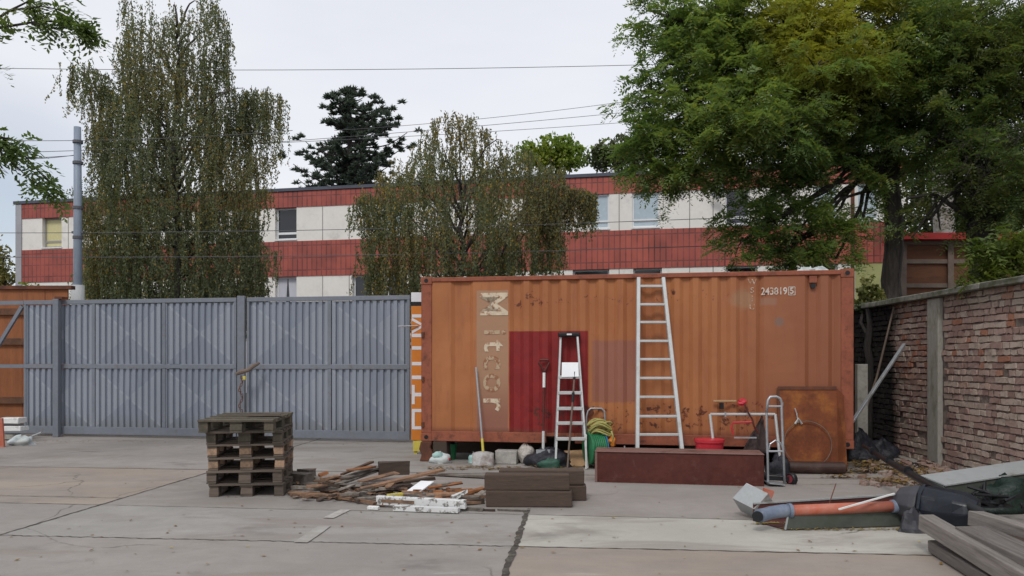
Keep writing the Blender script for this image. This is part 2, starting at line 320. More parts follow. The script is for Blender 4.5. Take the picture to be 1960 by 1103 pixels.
# container side: orange paint with overpainted patches, rust, fading and painted-in tree shade
CO = Vector((-1.352, 11.5, .30)); CA = math.atan2(-1.06, 5.97); cc, cs = math.cos(CA), -math.sin(CA)
def cu(x): t = (x-CX)/F; return (11.5*t+1.352)/(cc+t*cs)
def cz(x, y): return CH-(y-HY)*(11.5-cu(x)*cs)/F-.30                    # height above container base
def contmat():
    m = NT('container_orange_paint'); base = (.40,.125,.036)
    n1 = m.noise(.8, 5); n2 = m.noise(5, 6, .7)
    c = m.mix(m.mr(n1, .35, .65), (.345,.124,.047), (.415,.160,.060))
    st = m.noise(5, 5, .7, stretch=(1.6,1,.18)); c = m.mix(m.mr(st, .5, .75, 0, .5), c, (.235,.072,.038))
    c = m.mix(m.mr(m.sep[0], 3.4, 6.0, 0, .7), c, (.215,.075,.045))  # tree shade over the right end, painted into the colour
    c = m.mix(m.rect(cu(912), cu(972), .16, cz(940,556), .008, .02), c, (.35,.19,.115))
    tone = m.mix(m.mr(m.sep[2], .3, 1.1), (.25,.095,.065), (.37,.21,.125)); c = m.mix(m.ma('MULTIPLY', m.rect(cu(912), cu(972), .16, cz(940,556), .008, .02), .8), c, tone)
    red = m.rect(cu(974), cu(1125), .05, cz(1000,634), .008, .012)
    redn = m.mix(m.mr(n2, .35, .7), (.20,.014,.014), (.26,.022,.02)); c = m.mix(red, c, redn)
    mauve = m.rect(cu(1133), cu(1222), cz(1150,770), cz(1150,652), .02, .05)
    c = m.mix(m.ma('MULTIPLY', mauve, .62), c, (.23,.098,.088))
    # ghosted patch and grey spot near the number
    vm = m.n('ShaderNodeVectorMath', {0: m.obj, 1: (cu(1420), .02, cz(1420,572))}, operation='DISTANCE'); d = m.ma('ADD', vm.outputs['Value'], m.ma('MULTIPLY', m.ma('SUBTRACT', n2, .5), .22))
    c = m.mix(m.mr(d, .08, .20, .6, 0), c, (.33,.205,.12))
    vm = m.n('ShaderNodeVectorMath', {0: m.obj, 1: (cu(1492), .02, cz(1492,616))}, operation='DISTANCE')
    c = m.mix(m.mr(vm.outputs['Value'], .03, .09, .75, 0), c, (.19,.135,.11))
    c = m.mix(m.ma('MULTIPLY', m.rect(cu(1456), cu(1487), cz(1470,584), cz(1470,570), .02, .03), .5), c, (.30,.18,.13))
    # rust: scabs in a belt at the top, spread low down, small elsewhere
    rn = m.noise(8, 9, .74, dist=.3); big = m.noise(1.3, 3)
    belt = m.rect(1.2, 5.0, 1.98, 2.20, .10, .1); low = m.rect(1.6, 5.4, .18, .62, .16, .2)
    thr = m.ma('SUBTRACT', .70, m.ma('ADD', m.ma('MULTIPLY', belt, .115), m.ma('MULTIPLY', low, .165)))
    rf = m.mr(m.ma('SUBTRACT', m.ma('ADD', rn, m.ma('MULTIPLY', m.ma('SUBTRACT', big, .5), .25)), thr), 0, .03)
    rc = m.mix(m.mr(n2, .4, .65), (.055,.016,.014), (.15,.04,.02)); c = m.mix(m.ma('MULTIPLY', rf, .9), c, rc)
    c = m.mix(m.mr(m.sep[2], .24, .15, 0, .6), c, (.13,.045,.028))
    m.bump(m.ma('ADD', n2, m.ma('MULTIPLY', rf, 1.5)), .25, .004)
    return m.fin(c, m.mr(n2, .3, .7, .5, .72), 0, .35)
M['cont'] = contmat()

def leafmat(name, cols, ysc=.35, trans=.3, rough=.55, big=None, zgrad=None):
    m = NT(name)
    rnd = m.n('ShaderNodeNewGeometry').outputs['Random Per Island']
    n1 = m.noise(ysc, 3, .5)
    c = m.mix(rnd, cols[0], cols[1])
    c = m.mix(m.mr(n1, .48, .62, 0, .8), c, m.mix(rnd, cols[2], cols[1]))
    if len(cols) > 3: c = m.mix(m.mr(m.ma('ADD', rnd, m.ma('MULTIPLY', n1, .35)), 1.06, 1.1), c, cols[3])
    if big: # a patch of turning leaves
        vm = m.n('ShaderNodeVectorMath', {0: m.obj, 1: big[0]}, operation='DISTANCE')
        d = m.ma('ADD', vm.outputs['Value'], m.ma('MULTIPLY', m.ma('SUBTRACT', m.noise(.9, 4), .5), 2.4))
        c = m.mix(m.mr(d, big[1]*.4, big[1], .85, 0), c, m.mix(rnd, big[2], sc(big[2], 1.6)))
    tr = m.n('ShaderNodeBsdfTranslucent', {'Color': m.mix(1.0, c, (1.25,1.3,.7), 'MULTIPLY')})
    m.fin(c, rough, 0, .3)
    mx = m.n('ShaderNodeMixShader', {0: trans, 1: m.b.outputs[0], 2: tr.outputs[0]}); m.t.links.new(mx.outputs[0], m.out.inputs[0])
    return m.m

# ------------------------------------------------------------------ setting
def poly(name, pts, z, mt, t=.0):
    b = MB()
    b.prism([(p[0], p[1]) for p in pts], z-.003, z, 'z')
    return tag(b.build(name, mt), kind='structure')
g = MB().add([(-400,-200,-.02),(400,-200,-.02),(400,600,-.02),(-400,600,-.02)], [(0,1,2,3)]).build('ground', M['asphalt']); tag(g, kind='structure')
def L1(X): return -.09*X+6.23                     # near cross seam
def L2(X): return 7.53-.115*X                      # seam in front of the debris
def L3(X): return -.10*X+10.9                     # far seam
def VX(x0): return lambda Y: x0+.09*(Y-6.6)         # long seams
lv = [lambda X: 1.0+0*X, lambda X: -.09*X+3.4, L1, L2, lambda X: -.1*X+10.2, lambda X: -.1*X+14.6]
cols = [VX(-13.2), VX(-8.8), VX(-4.4), VX(.056), VX(4.5), VX(7.5)]
def isect(lf, vf):
    Y = 6.0
    for _ in range(30): Y = lf(vf(Y))
    return (vf(Y), Y)
tone = {(2,0):'slabtan',(2,1):'slab',(2,2):'slabblue',(2,3):'slablight',(2,4):'slablight',(1,3):'slabtan',(1,2):'slab',(1,1):'slabblue',(3,3):'slabdark',(3,2):'slab',(3,1):'slabtan',(3,4):'slabdark',(4,3):'slab',(4,1):'slab',(4,2):'slabblue'}
tone[(3,3)] = 'slab'
poly('yard', [(-20,.5),(9,.5),(9,15.6),(-20,16)], -.004, M['slabdark'])
for i in range(5):
    for j in range(5):
        a = isect(lv[i], cols[j]); b = isect(lv[i], cols[j+1]); c = isect(lv[i+1], cols[j+1]); d = isect(lv[i+1], cols[j])
        poly('paving_slab', [a, b, c, d], .0, M[tone.get((i,j), 'slab')])
def seam(p, q, w, mt='seam', z=.004, n=60, wob=.008, rag=(.5,1.25)):
    p = Vector((*p,0)); q = Vector((*q,0)); d = (q-p).normalized(); nn = Vector((-d.y, d.x, 0)); vs = []; fs = []
    for i in range(n+1):
        t = i/n; c = p.lerp(q, t)+nn*U(-wob, wob); ww = w*U(*rag)
        vs += [c+nn*ww/2+Vector((0,0,z)), c-nn*ww/2+Vector((0,0,z))]
        if i: fs.append((2*i-2, 2*i-1, 2*i+1, 2*i))
    return tag(MB().add(vs, fs).build('paving_seam', M[mt]), kind='structure')
seam(isect(lv[1], cols[3]), (VX(.056)(7.75), 7.75), .055)
seam((VX(.056)(7.8), 7.8), isect(lv[5], cols[3]), .03, 'seamfaint')
seam(isect(lv[1], cols[2]), isect(lv[5], cols[2]), .022, n=140)
seam(isect(L1, cols[1]), isect(L1, cols[3]), .016, n=220, wob=.012)
seam(isect(L1, cols[3]), isect(L1, cols[5]), .018, n=120)
seam(isect(L2, cols[2]), isect(L2, cols[5]), .014, 'seamfaint', n=150)
seam(isect(L2, cols[1]), isect(L2, cols[2]), .02, 'seamfaint')
seam(isect(lambda X: 8.0-.1*X, cols[1]), isect(lambda X: 8.0-.1*X, cols[2]), .02, 'seamfaint')
seam(isect(lv[4], cols[0]), isect(lv[4], cols[4]), .03, 'seamfaint')
for (a, b) in (((628,993),(662,977)), ((575,1040),(622,1008))):
    p, q = G(*a), G(*b); w = .11 if a[0] == 628 else .12
    seam((p.x, p.y), (q.x, q.y), w, 'roadpaint' if a[0] == 628 else 'roadfaint', .008, 12, .002, (.93,1.05))

# ------------------------------------------------------------------ building beyond the gate
BO = Vector((-24.5, 38.2, 0)); BA = math.atan2(-.204, 1); bc, bs = math.cos(BA), -math.sin(BA)
def bu(x): t = (x-CX)/F; return (38.2*t+24.5)/(bc+t*bs)
MBt = Matrix.Translation(BO) @ Matrix.Rotation(BA, 4, 'Z')
bld = thing('office_building', 'long two-storey flat-roofed building with red tile bands and cream panels beyond the gate', 'building', BO, BA)
def lb(b, *a, **k): return b.build(*a, parent=bld, local=True, **k)
BL = bu(1735); ZR, Z1, Z2, Z3, Z4 = 9.31, 8.48, 6.93, 5.33, 3.80
b = MB(); b.bb(0, BL, .45, 13, 0, ZR-.12); lb(b, 'wall', M['edgeband'])
lb(MB().bb(-.12, BL+.1, -.06, 13.1, ZR-.10, ZR+.04), 'roof', M['roofgrey'])
lb(MB().bb(-.02, .32, -.02, .5, 0, ZR-.12), 'edge_strip', M['edgeband'])
u0 = .324
lb(MB().bb(u0, BL, 0, .449, Z1, ZR-.12), 'tile_band', M['tiles'])
lb(MB().bb(u0, BL, 0, .449, Z3, Z2), 'tile_band', M['tiles'])
lb(MB().bb(u0, BL, .02, .449, 0, Z4-1.2), 'plinth', M['edgeband'])
upper = [(80,117,'yellowblind'),(232,270,'glass'),(372,410,'glass'),(526,567,'glass'),(738,778,'paleblind'),(908,948,'glass'),(1036,1074,'glass'),(1130,1166,'paleblind'),(1210,1262,'paleblind'),(1388,1436,'glasspurple'),(1558,1604,'paleblind'),(1640,1682,'paleblind')]
lower = [(232,270,'glass'),(372,410,'glass'),(526,567,'curtain'),(674,712,'glass'),(738,778,'glass'),(908,948,'glass'),(1096,1166,'glass'),(1212,1267,'glass'),(1390,1450,'glass'),(1558,1604,'glass')]
def band(wins, zb, zt, u_end):
    w = MB(); j = MB(); prev = u0
    for x0, x1, k in wins:
        a, e = bu(x0), bu(x1); w.bb(prev, a, .03, .449, zb, zt); prev = e
        w.bb(a, e, .03, .449, zb, zb+.10)
        n = max(1, round((a-(u0 if prev is None else u0))/1.5))
    w.bb(prev, u_end, .03, .449, zb, zt)
    lb(w, 'cream_panel', M['white_panel'])
    for x in (130,200,300,340,440,470,487,617,668,700,820,860,985,1095,1185,1320,1365,1480,1520,1640,1695):
        u = bu(x)
        if u < u_end-.1 and not any(bu(a)-.05 < u < bu(e)+.05 for a, e, _ in wins): lb(MB().bb(u-.018, u+.018, .022, .06, zb, zt), 'panel_joint', M['joint'])
    for x0, x1, k in wins:
        a, e = bu(x0), bu(x1); z0, z1 = zb+.10, zt
        fr = MB(); t = .07
        fm = M['winframe'] if k in ('paleblind','curtain','glasspurple','glass') else M['winframedark']
        yy = .10 if k == 'paleblind' else .22
        fr.bb(a, a+t, yy, yy+.07, z0, z1); fr.bb(e-t, e, yy, yy+.07, z0, z1); fr.bb(a+t, e-t, yy, yy+.07, z1-t, z1); fr.bb(a+t, e-t, yy, yy+.07, z0, z0+t)
        zt_ = z0+.30; fr.bb(a+t, e-t, yy, yy+.07, zt_-.05, zt_+.05)
        f = fr.build('window', fm, parent=bld, local=True)
        pm = k if k in ('glass','glasspurple') else 'glass'
        MB().bb(a+t, e-t, yy+.03, yy+.05, z0+t, z1-t).build('pane', M[pm] if k not in ('yellowblind','paleblind') else M[k], parent=f, local=True)
        if k == 'curtain':
            c = MB(); mid = (a+e)/2
            for s, q in ((1, a+t), (-1, e-t)):
                c.prism([(q, z1-t), (mid-.02*s, z1-t), (q+s*.28, z0+.2), (q, z0+.2)], yy+.015, yy+.028)
            c.build('curtain', M['curtain'], parent=f, local=True)
        MB().bb(a-.03, e+.03, -.03, .10, z0-.06, z0-.005).build('sill', M['winframe'], parent=f, local=True)
band(upper, Z2, Z1, BL); band(lower, Z4-1.2, Z3, bu(1637))
lb(MB().bb(bu(1637), BL, .03, .449, Z4-1.2, Z3), 'yellow_wall', M['yellowwall'])
lb(MB().tube([(bu(1631), -.1, 0), (bu(1631), -.1, ZR-.2)], .07, 8), 'downpipe', M['rustdark'])
v = MB(); v.bb(bu(1120), bu(1140), 3, 3.8, ZR+.04, ZR+.42); v.add([], []); lb(v, 'roof_vent', M['ducttop'])
v = MB(); v.tube([(bu(1072), 3, ZR), (bu(1072), 3, ZR+.3), (bu(1086), 3.2, ZR+.42)], .12, 8); lb(v, 'roof_vent', M['ducttop'])

du, dz = bu(1372), Z1-.05
dish = lb(MB().tube([(du,-.5,dz-.12),(du+.02,-.45,dz-.10),(du+.05,-.38,dz-.06)], [.33,.26,.05], 18), 'satellite_dish', M['ducttop'])
lb(MB().tube([(du,.02,dz-.05),(du,-.40,dz-.1),(du-.3,-.75,dz+.0)], .02, 6), 'dish_arm', M['ducttop'])
# ------------------------------------------------------------------ left orange fence, lamp pole
fy = 16.9
fn = thing('wooden_fence', 'orange-brown board fence behind the sliding gate, left of the grey pole', 'fence', (-13, fy, 0))
for i in range(13):
    x0 = -16.2+i*.5
    if x0 > -9.7: break
    MB().bb(x0, min(x0+.488, -9.62), fy, fy+.03, .12, 3.05, j=.004).build('board_panel', M['fencewood'], fn)
for z in (.62, 1.9, 2.55): MB().bb(-16.2, -9.62, fy-.07, fy-.002, z-.06, z+.08).build('rail', M['fencedark'], fn)
MB().bb(-16.2, -9.60, fy-.06, fy+.1, 3.052, 3.13).build('cap_rail', M['rustdark'], fn)
lp = thing('utility_pole', 'blue-grey steel utility pole standing behind the gate, left of the tall birch', 'pole', P(149,690,17.5)*1.0)
lp.location.z = 0; ROOTS[lp.name] = Matrix.Translation(lp.location)
px_ = P(149,690,17.5).x
MB().tube([(px_,17.5,0),(px_,17.5,4.6),(px_-.01,17.5,6.78)], [.105,.09,.075], 16).build('shaft', M['polegrey'], lp, smooth=True)
MB().tube([(px_,17.5,0),(px_,17.5,3.2)], .14, 12).build('footing', M['greypost'], lp, smooth=True)
for y in (272,312,398,455): 
    z = P(0,y,17.5).z; MB().tube([(px_,17.5,z-.03),(px_,17.5,z+.03)], .108, 16).build('clamp', M['wire'], lp)
for y in (445,): MB().bar(P(138,y,17.5), P(160,y,17.5), .05, .05).build('crossarm', M['wire'], lp)

wires = [((-60,130,19),(1320,122,19),'thin upper wire crossing the whole sky'),
 ((-60,268,18),(560,250,18),'wire from the pole running past the birch top half'),
 ((-60,310,18),(1230,212,24),'darker slanting wire rising toward the robinia'),
 ((640,250,24),(1230,190,24),'faint slanting wire above the small birch'),
 ((40,292,18),(1230,232,26),'second slanting wire behind the pine'),
 ((-60,446,17.6),(1440,415,17.6),'wire crossing the cream window band'),
 ((-60,492,17.6),(1440,468,17.6),'faint wire crossing the lower red band'),
 ((-60,296,17.4),(150,296,17.5),'short wire ending at the pole, left side')]
for a, b_, lab in wires:
    p, q = P(*a), P(*b_); pts = [p.lerp(q, t/16)+Vector((0,0,-.10*4*(t/16)*(1-t/16))) for t in range(17)]
    tag(MB().tube(pts, .0075, 5).build('overhead_wire', M['wire'], loc=p), lab, 'wire')

# ------------------------------------------------------------------ gate
GO = P(45,690,15.4); GO.z = 0; GE = P(785,690,14.1); GE.z = 0; GA = math.atan2(GE.y-GO.y, GE.x-GO.x); GLn = (GE-GO).length
def gu(x):
    t = (x-CX)/F; c, s = math.cos(GA), math.sin(GA); return (GO.y*t-GO.x)/(c-t*s)
GM = Matrix.Translation(GO) @ Matrix.Rotation(GA, 4, 'Z')
def corr(u):                                                          # trapezoid sheet profile
    p = (u % .132)/.132
    if p < .52: return 0.0
    if p < .62: return (p-.52)/.1*.036
    if p < .90: return .036
    return (1-p)/.1*.036
def leaf(name, lab, xs, rail_tail=False):
    t = thing(name, lab, 'gate', GM @ Vector((gu(xs[0]),0,0)), GA, None)
    B = lambda b, n, m, **k: b.build(n, m, parent=t, **k)
    W = lambda b: [setattr(b, 'v', [GM @ v for v in b.v]), b][1]
    us = [gu(x) for x in xs]; ZT, ZM0, ZM1, ZB = 2.69, 1.40, 1.33, .05
    for (lo, hi) in ((.20, 1.34), (1.43, 2.60)):
        for i in range(len(us)-1):
            a, e = us[i]+.03, us[i+1]-.03; nz = 12; cuts = [a]
            k0 = math.floor(a/.132)
            for k in range(k0, k0+40):
                for q in (0, .52, .62, .90):
                    u = (k+q)*.132
                    if a < u < e: cuts.append(u)
            cuts.append(e); cuts = sorted(cuts); fine = []
            for c0, c1 in zip(cuts, cuts[1:]):
                n = 2 if c1-c0 > .03 else 1
                fine += [c0+(c1-c0)*w/n for w in range(n)]
            fine.append(e); m = MB(); vs = []
            for z in range(nz+1):
                zz = lo+(hi-lo)*z/nz; tv = abs(2*z/nz-1)
                for u in fine:
                    tu = abs(2*(u-a)/(e-a)-1); d = (1-max(tu, tv))*.014
                    vs.append((u, .02+corr(u)-d, zz))
            n = len(fine); fs = [(r*n+c, r*n+c+1, (r+1)*n+c+1, (r+1)*n+c) for r in range(nz) for c in range(n-1)]
            m.add(vs, fs); B(W(m), 'sheet_panel', M['gatesheet'])
    fr = MB()
    fr.bb(us[0], us[-1], 0, .06, 2.61, ZT); fr.bb(us[0], us[-1], -.004, .056, 1.345, 1.425); fr.bb(us[0], us[-1], -.01, .07, ZB, .20)
    for i, u in enumerate(us):
        w = .035 if 0 < i < len(us)-1 else .05
        for z0, z1 in ((.20,1.345),(1.425,2.61)): fr.bb(max(u-w, us[0]), min(u+w, us[-1]), .003, .053, z0, z1)
    B(W(fr), 'frame', M['gateframe'], bevel=.004)
    if rail_tail:
        tl = MB(); e = gu(-110)
        for z0, z1 in ((2.61,ZT),(1.35,1.42),(ZB,.16)): B(W(MB().bb(e, us[0]-.002, 0, .055, z0, z1)), 'tail_rail', M['gateframe'])
        tl.bb(e-.06, e-.001, 0, .06, ZB, ZT)
        B(W(MB().bar((us[0]-.05, .03, 2.58), (gu(-25), .03, 1.46), .05, .07)), 'diagonal_brace', M['gateframe'])
        B(W(tl), 'tail_post', M['gateframe'])
    return t
g1 = leaf('sliding_gate', 'left leaf of the blue-grey corrugated gate with its frame running behind the fence', (45,178,313,452), True)
g2 = leaf('sliding_gate', 'right leaf of the blue-grey corrugated gate, ending at the orange container', (472,630,784))
# latch, chain, padlock on the right leaf / post between
gp = GM @ Vector((gu(462), -.01, 0))
tag(MB().bb(gp.x-.07, gp.x+.07, gp.y-.02, gp.y+.06, 0, 2.72).build('gate_post', M['gateframe'], loc=gp, bevel=.006), 'square grey post where the two gate leaves meet', 'post')
gp = GM @ Vector((gu(116), -.10, 0))
gpt = thing('gate_post', 'free-standing grey guide post in front of the left gate leaf', 'post', gp)
MB().bb(gp.x-.055, gp.x+.055, gp.y-.055, gp.y+.055, 0, 2.70).build('post', M['gateframe'], gpt, bevel=.006)
MB().bb(gp.x-.03, gp.x+.12, gp.y-.03, gp.y+.16, 2.702, 2.75).build('guide_bracket', M['rustdark'], gpt)
tag(MB().tube([P(453,716,14.4), P(462,712,14.3), P(474,709,14.3), P(486,700,14.35), P(497,695,14.4)], [.03,.045,.035,.04,.02], 8).build('latch_arm', M['shedpost'], loc=P(453,716,14.4)), 'dark slanting latch arm across the gate joint', 'latch')
ch = MB()
for i in range(16):
    c = P(461+3*math.sin(i), 722+i*5, 14.33); ch.tube([c+Vector((math.cos(a)*.018*(1 if i % 2 else .3), math.sin(a)*.012, math.sin(a)*.032)) for a in [k*math.pi/4 for k in range(8)]], .007, 5, closed=True)
tag(ch.build('chain', M['rustdark'], loc=P(461,722,14.33)), 'rusty chain hanging down the joint of the gate', 'chain')
tag(MB().bb(P(466,0,14.3).x, P(471,0,14.3).x, 14.26, 14.30, P(0,727,14.3).z, P(0,720,14.3).z).build('padlock', M['yellowpaint'], loc=P(468,723,14.3), bevel=.005), 'small brass padlock hanging at the gate joint', 'padlock')

# ------------------------------------------------------------------ container
CM = Matrix.Translation(CO) @ Matrix.Rotation(CA, 4, 'Z')
ct = thing('shipping_container', 'weathered orange shipping container with red, brown and mauve repainted patches', 'container', CO, CA)
def cb(b, n, m, **k): return b.build(n, m, parent=ct, local=True, **k)
LEN, WID, HT = 6.06, 2.44, 2.44
flats = [(832,862),(905,975)]+[(1007+36.08*k-5, 1007+36.08*k+5) for k in range(12)]+[(1432,1447),(1463,1541),(1572,1586),(1606,1618)]
prof = [(.158, .02)]
for a, e in flats:
    ua, ue = cu(a), cu(e)
    if prof[-1][1] == .02 and len(prof) > 1: prof += [(prof[-1][0]+.055, .058), (ua-.055, .058)]
    elif len(prof) == 1 and ua > .17: prof += [(.162,.056)] if False else []
    prof += [(ua, .02), (ue, .02)]
prof += [(prof[-1][0]+.03, .05), (LEN-.16, .05)]
z0, z1 = .155, HT-.075; vs = []; fs = []; nz = 10; n = len(prof)
for i in range(nz+1):
    for u, y in prof: vs.append((u, y+.004*math.sin(u*5.1+i*.9)*math.sin(i*math.pi/nz), z0+(z1-z0)*i/nz))
fs = [(r*n+c, r*n+c+1, (r+1)*n+c+1, (r+1)*n+c) for r in range(nz) for c in range(n-1)]
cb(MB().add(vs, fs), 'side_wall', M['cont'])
cb(MB().bb(.16, LEN-.16, 0, .07, HT-.075, HT-.012), 'top_rail', M['railrust'], bevel=.006)
br = MB(); br.bb(.16, cu(1045), -.004, .10, 0.005, .153); br.bb(cu(1045)+.001, cu(1100), -.002, .10, .10, .153); br.bb(cu(1100)+.001, LEN-.16, -.004, .10, .005, .153)
cb(br, 'bottom_rail', M['railrust'], bevel=.006)
for u in (0, LEN-.16):
    for y in (0, WID-.16): cb(MB().bb(u, u+.16, y, y+.16, .118, HT-.118), 'corner_post', M['railrust'], bevel=.008)
def casting(u, y, z):
    b = MB(); b.bb(u-.006, u+.166, y-.006, y+.168, z, z+.118)
    return b.build('corner_casting', M['railrust'], parent=ct, local=True, bevel=.008)
for u in (0, LEN-.16):
    for y in (0, WID-.16):
        for z in (0, HT-.118):
            c = casting(u, y, z)
            yy = y-.009 if y == 0 else y+.17
            MB().tube([(u+.08, yy, z+.06), (u+.08, yy+.003, z+.06)], .032, 12).build('casting_hole', M['black'], parent=c, local=True)
for y in (0, WID-.06): cb(MB().bb(.16, LEN-.16, y+(0.001 if y else .072), y+.058+(.01 if y else .04), HT-.07, HT-.02), 'roof_beam', M['railrust'])
# roof, far side, ends
cb(MB().bb(.01, LEN-.01, .071, WID-.01, HT-.055, HT-.018), 'roof', M['rustdark'])
def wallsheet(p0, p1, nrm, nm):
    p0 = Vector(p0); p1 = Vector(p1); d = (p1-p0); L = d.length; d.normalize(); nr = Vector(nrm); vs = []; u = 0; k = 0; pr = []
    while u < L: pr.append((u, (0,0,1,1)[k % 4]*.036)); u += .07; k += 1
    pr.append((L, 0))
    for z in (.155, HT-.07):
        for a, e in pr: q = p0+d*a+nr*e; vs.append((q.x, q.y, z))
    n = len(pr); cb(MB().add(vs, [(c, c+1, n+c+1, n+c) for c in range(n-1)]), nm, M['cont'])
wallsheet((.02,.16,0), (.02,WID-.16,0), (1,0,0), 'end_wall'); wallsheet((LEN-.02,.16,0), (LEN-.02,WID-.16,0), (-1,0,0), 'end_wall')
wallsheet((.16,WID-.02,0), (LEN-.16,WID-.02,0), (0,-1,0), 'rear_wall')
cb(MB().bb(.17, LEN-.17, .11, WID-.03, .06, .15), 'floor_frame', M['black'])
for y in (.16, WID-.16): pass
cb(MB().tube([(cu(1557), .012, cz(1557,547)), (cu(1557), .05, cz(1557,547))], .035, 10), 'vent_hole', M['black'])
cb(MB().bb(cu(1557)-.05, cu(1557)+.05, .012, .05, cz(1557,541), cz(1557,528)), 'vent_cover', M['railrust'])
for y in (640, 725, 812): cb(MB().bb(.01, .05, -.03, -.002, cz(808,y)-.04, cz(808,y)+.03), 'hinge_lug', M['rustdark'])
def text(s, size, matl, M4, name, parent, ext=.0015, align='CENTER', sx=1.0):
    cu_ = bpy.data.curves.new(name, 'FONT'); cu_.body = s; cu_.size = size; cu_.extrude = ext; cu_.align_x = align; cu_.align_y = 'CENTER'; cu_.resolution_u = 4; cu_.offset = size*.012
    to = bpy.data.objects.new(name, cu_); COL.objects.link(to); bpy.context.view_layer.update()
    me = bpy.data.meshes.new_from_object(to.evaluated_get(bpy.context.evaluated_depsgraph_get())); bpy.data.objects.remove(to)
    me.transform(Matrix.Diagonal((sx,1,1,1))); me.transform(M4); me.materials.clear(); me.materials.append(matl)
    o = bpy.data.objects.new(name, me); COL.objects.link(o); o.parent = parent; ROOTS[o.name] = ROOTS[parent.name]; return o
FR = Matrix.Rotation(R(90), 4, 'X')
def tx(s, x, y, px, mt, rot=0, sx=1.0, yy=.0155, name='marking'):
    u = cu(x); k = F/(11.5-u*cs); return text(s, px/k/.72, mt, Matrix.Translation((u, yy, cz(x,y))) @ FR @ Matrix.Rotation(R(rot), 4, 'Z'), name, ct, sx=sx)
tx('243819', 1482, 558, 14, M['mark'], sx=.84); tx('5', 1516, 557, 12, M['mark'])
fr_ = MB(); uc, zc = cu(1516), cz(1516,557)
for a in (-.042, .042): fr_.bb(uc+a-.004, uc+a+.004, .0125, .0165, zc-.055, zc+.055)
for a in (-.055, .055): fr_.bb(uc-.042, uc+.042, .0125, .0165, zc+a-.004, zc+a+.004)
cb(fr_, 'marking_box', M['mark'])
for s, y in (('W',540),('S',556),('I',572),('U',588)): tx(s, 1440, y, 11, M['faintmark'])
for s, y, px, mm in (('M',582,56,'letter'),('i',636,46,'ghost'),('t',662,46,'letter'),('c',694,50,'ghost'),('o',733,50,'ghost'),('r',773,50,'letter')): tx(s, 942 if s == 'M' else 946, y, px, M[mm], -90, .84 if s == 'M' else 1.0)

# supports under the container
def support(x, lab, dy=.0, w=.3, hh=.298, m='sleeper', nm='timber_support'):
    u = cu(x); c = CM @ Vector((u, .35+dy, 0)); c.z = hh/2
    o = MB().box((0,0,hh/2), (w, .5, hh), j=.01).build(nm, M[m], loc=(c.x,c.y,0), rz=CA, local=True, bevel=.01); return tag(o, lab, 'timber block')
support(842, 'short timber block carrying the left end of the container', -.1, .22)
support(1330, 'timber block in shadow under the middle of the container', .2)
support(1600, 'timber block under the right end of the container', .1)
for yy, lb_ in ((1.25,'middle'),(2.15,'rear')):  # added beams that keep light out of the gap under the container
    q = CM @ Vector((LEN/2, yy, 0)); tag(MB().box((0,0,.149), (5.6,.24,.296), j=.006).build('added_light_blocker', M['sleeper'], loc=(q.x,q.y,0), rz=CA, local=True), 'long %s timber added to block light under the container' % lb_, 'timber')
c = CM @ Vector((.08,.06,0))
tag(MB().prism([(-.10,0),(.09,0),(.11,.12),(.06,.2),(.09,.297),(-.08,.297),(-.11,.18),(-.07,.1)], -.08, .08).build('support_post', M['rustdark'], loc=(c.x,c.y,0), rz=CA, local=True, bevel=.012), 'crooked dark timber stub propping the front left corner of the container', 'timber block')

# orange sign board between gate and container
SY = 12.35; sx0, sx1 = P(787,0,SY).x, P(787,0,SY).x+.36
sg = thing('sign_board', 'tall narrow orange sign board with white sideways lettering beside the container', 'sign', (sx0+.18, SY, 0))
MB().bb(sx0, sx1, SY, SY+.03, P(0,843,SY).z, P(0,586,SY).z).build('board', M['signorange'], sg, bevel=.003)
MB().bb(sx0, sx1, SY, SY+.03, P(0,578,SY).z, P(0,560,SY).z).build('white_top', M['signwhite'], sg, bevel=.003)
MB().bb(sx0, sx1, SY+.004, SY+.03, P(0,585.5,SY).z, P(0,578.5,SY).z).build('black_strip', M['black'], sg)
for q in (.06, .30): MB().bb(sx0+q-.02, sx0+q+.03, SY+.035, SY+.08, 0, P(0,560,SY).z-.02).build('post', M['yellowpaint'], sg)
MB().bb(sx0+.03, sx1, SY+.005, SY+.028, .05, P(0,844,SY).z).build('yellow_foot', M['yellowpaint'], sg)
def sbar(y0, y1, a, e): return MB().bb(sx0+.012+a, sx0+.012+e, SY-.004, SY-.001, P(0,y1,SY).z, P(0,y0,SY).z)
kz = F/SY
def slet(parts): 
    b = MB()
    for y0, y1, a, e in parts: b.add(sbar(y0,y1,a,e).v, sbar(y0,y1,a,e).f)
    return b
CHt = .26
slet([(783,789,.0,CHt),(816.2,822,.0,CHt),(789.01,816.1,0,.045),(789.01,816.1,CHt-.045,CHt)]).build('letter', M['signwhite'], sg)['label'] = 'white letter O'
slet([(737,774,0,.045),(752,759,.0451,CHt)]).build('letter', M['signwhite'], sg)['label'] = 'white letter T'
slet([(719,726,0,CHt)]).build('letter', M['signwhite'], sg)['label'] = 'white letter I'
slet([(663,669.5,0,CHt),(693,699.5,0,CHt),(669.51,692.99,CHt-.045,CHt)]).build('letter', M['signwhite'], sg)['label'] = 'white letter U'
b = slet([(602,608,0,CHt),(639,645.5,0,CHt)]); zt, zm, zb_ = P(0,608,SY).z, P(0,623.5,SY).z, P(0,639,SY).z
x_ = sx0+.012
for za, w in ((zt, 1), (zb_, -1)): b.prism([(x_, za), (x_, za-w*.05), (x_+.16, zm-w*.005), (x_+.16, zm+w*.035)], SY-.004, SY-.001)
b.build('letter', M['signwhite'], sg)['label'] = 'white letter M'
MB().tube([P(762,625,SY-.1), P(800,624,SY-.02)], .012, 6).build('bracket', M['galv'], sg)

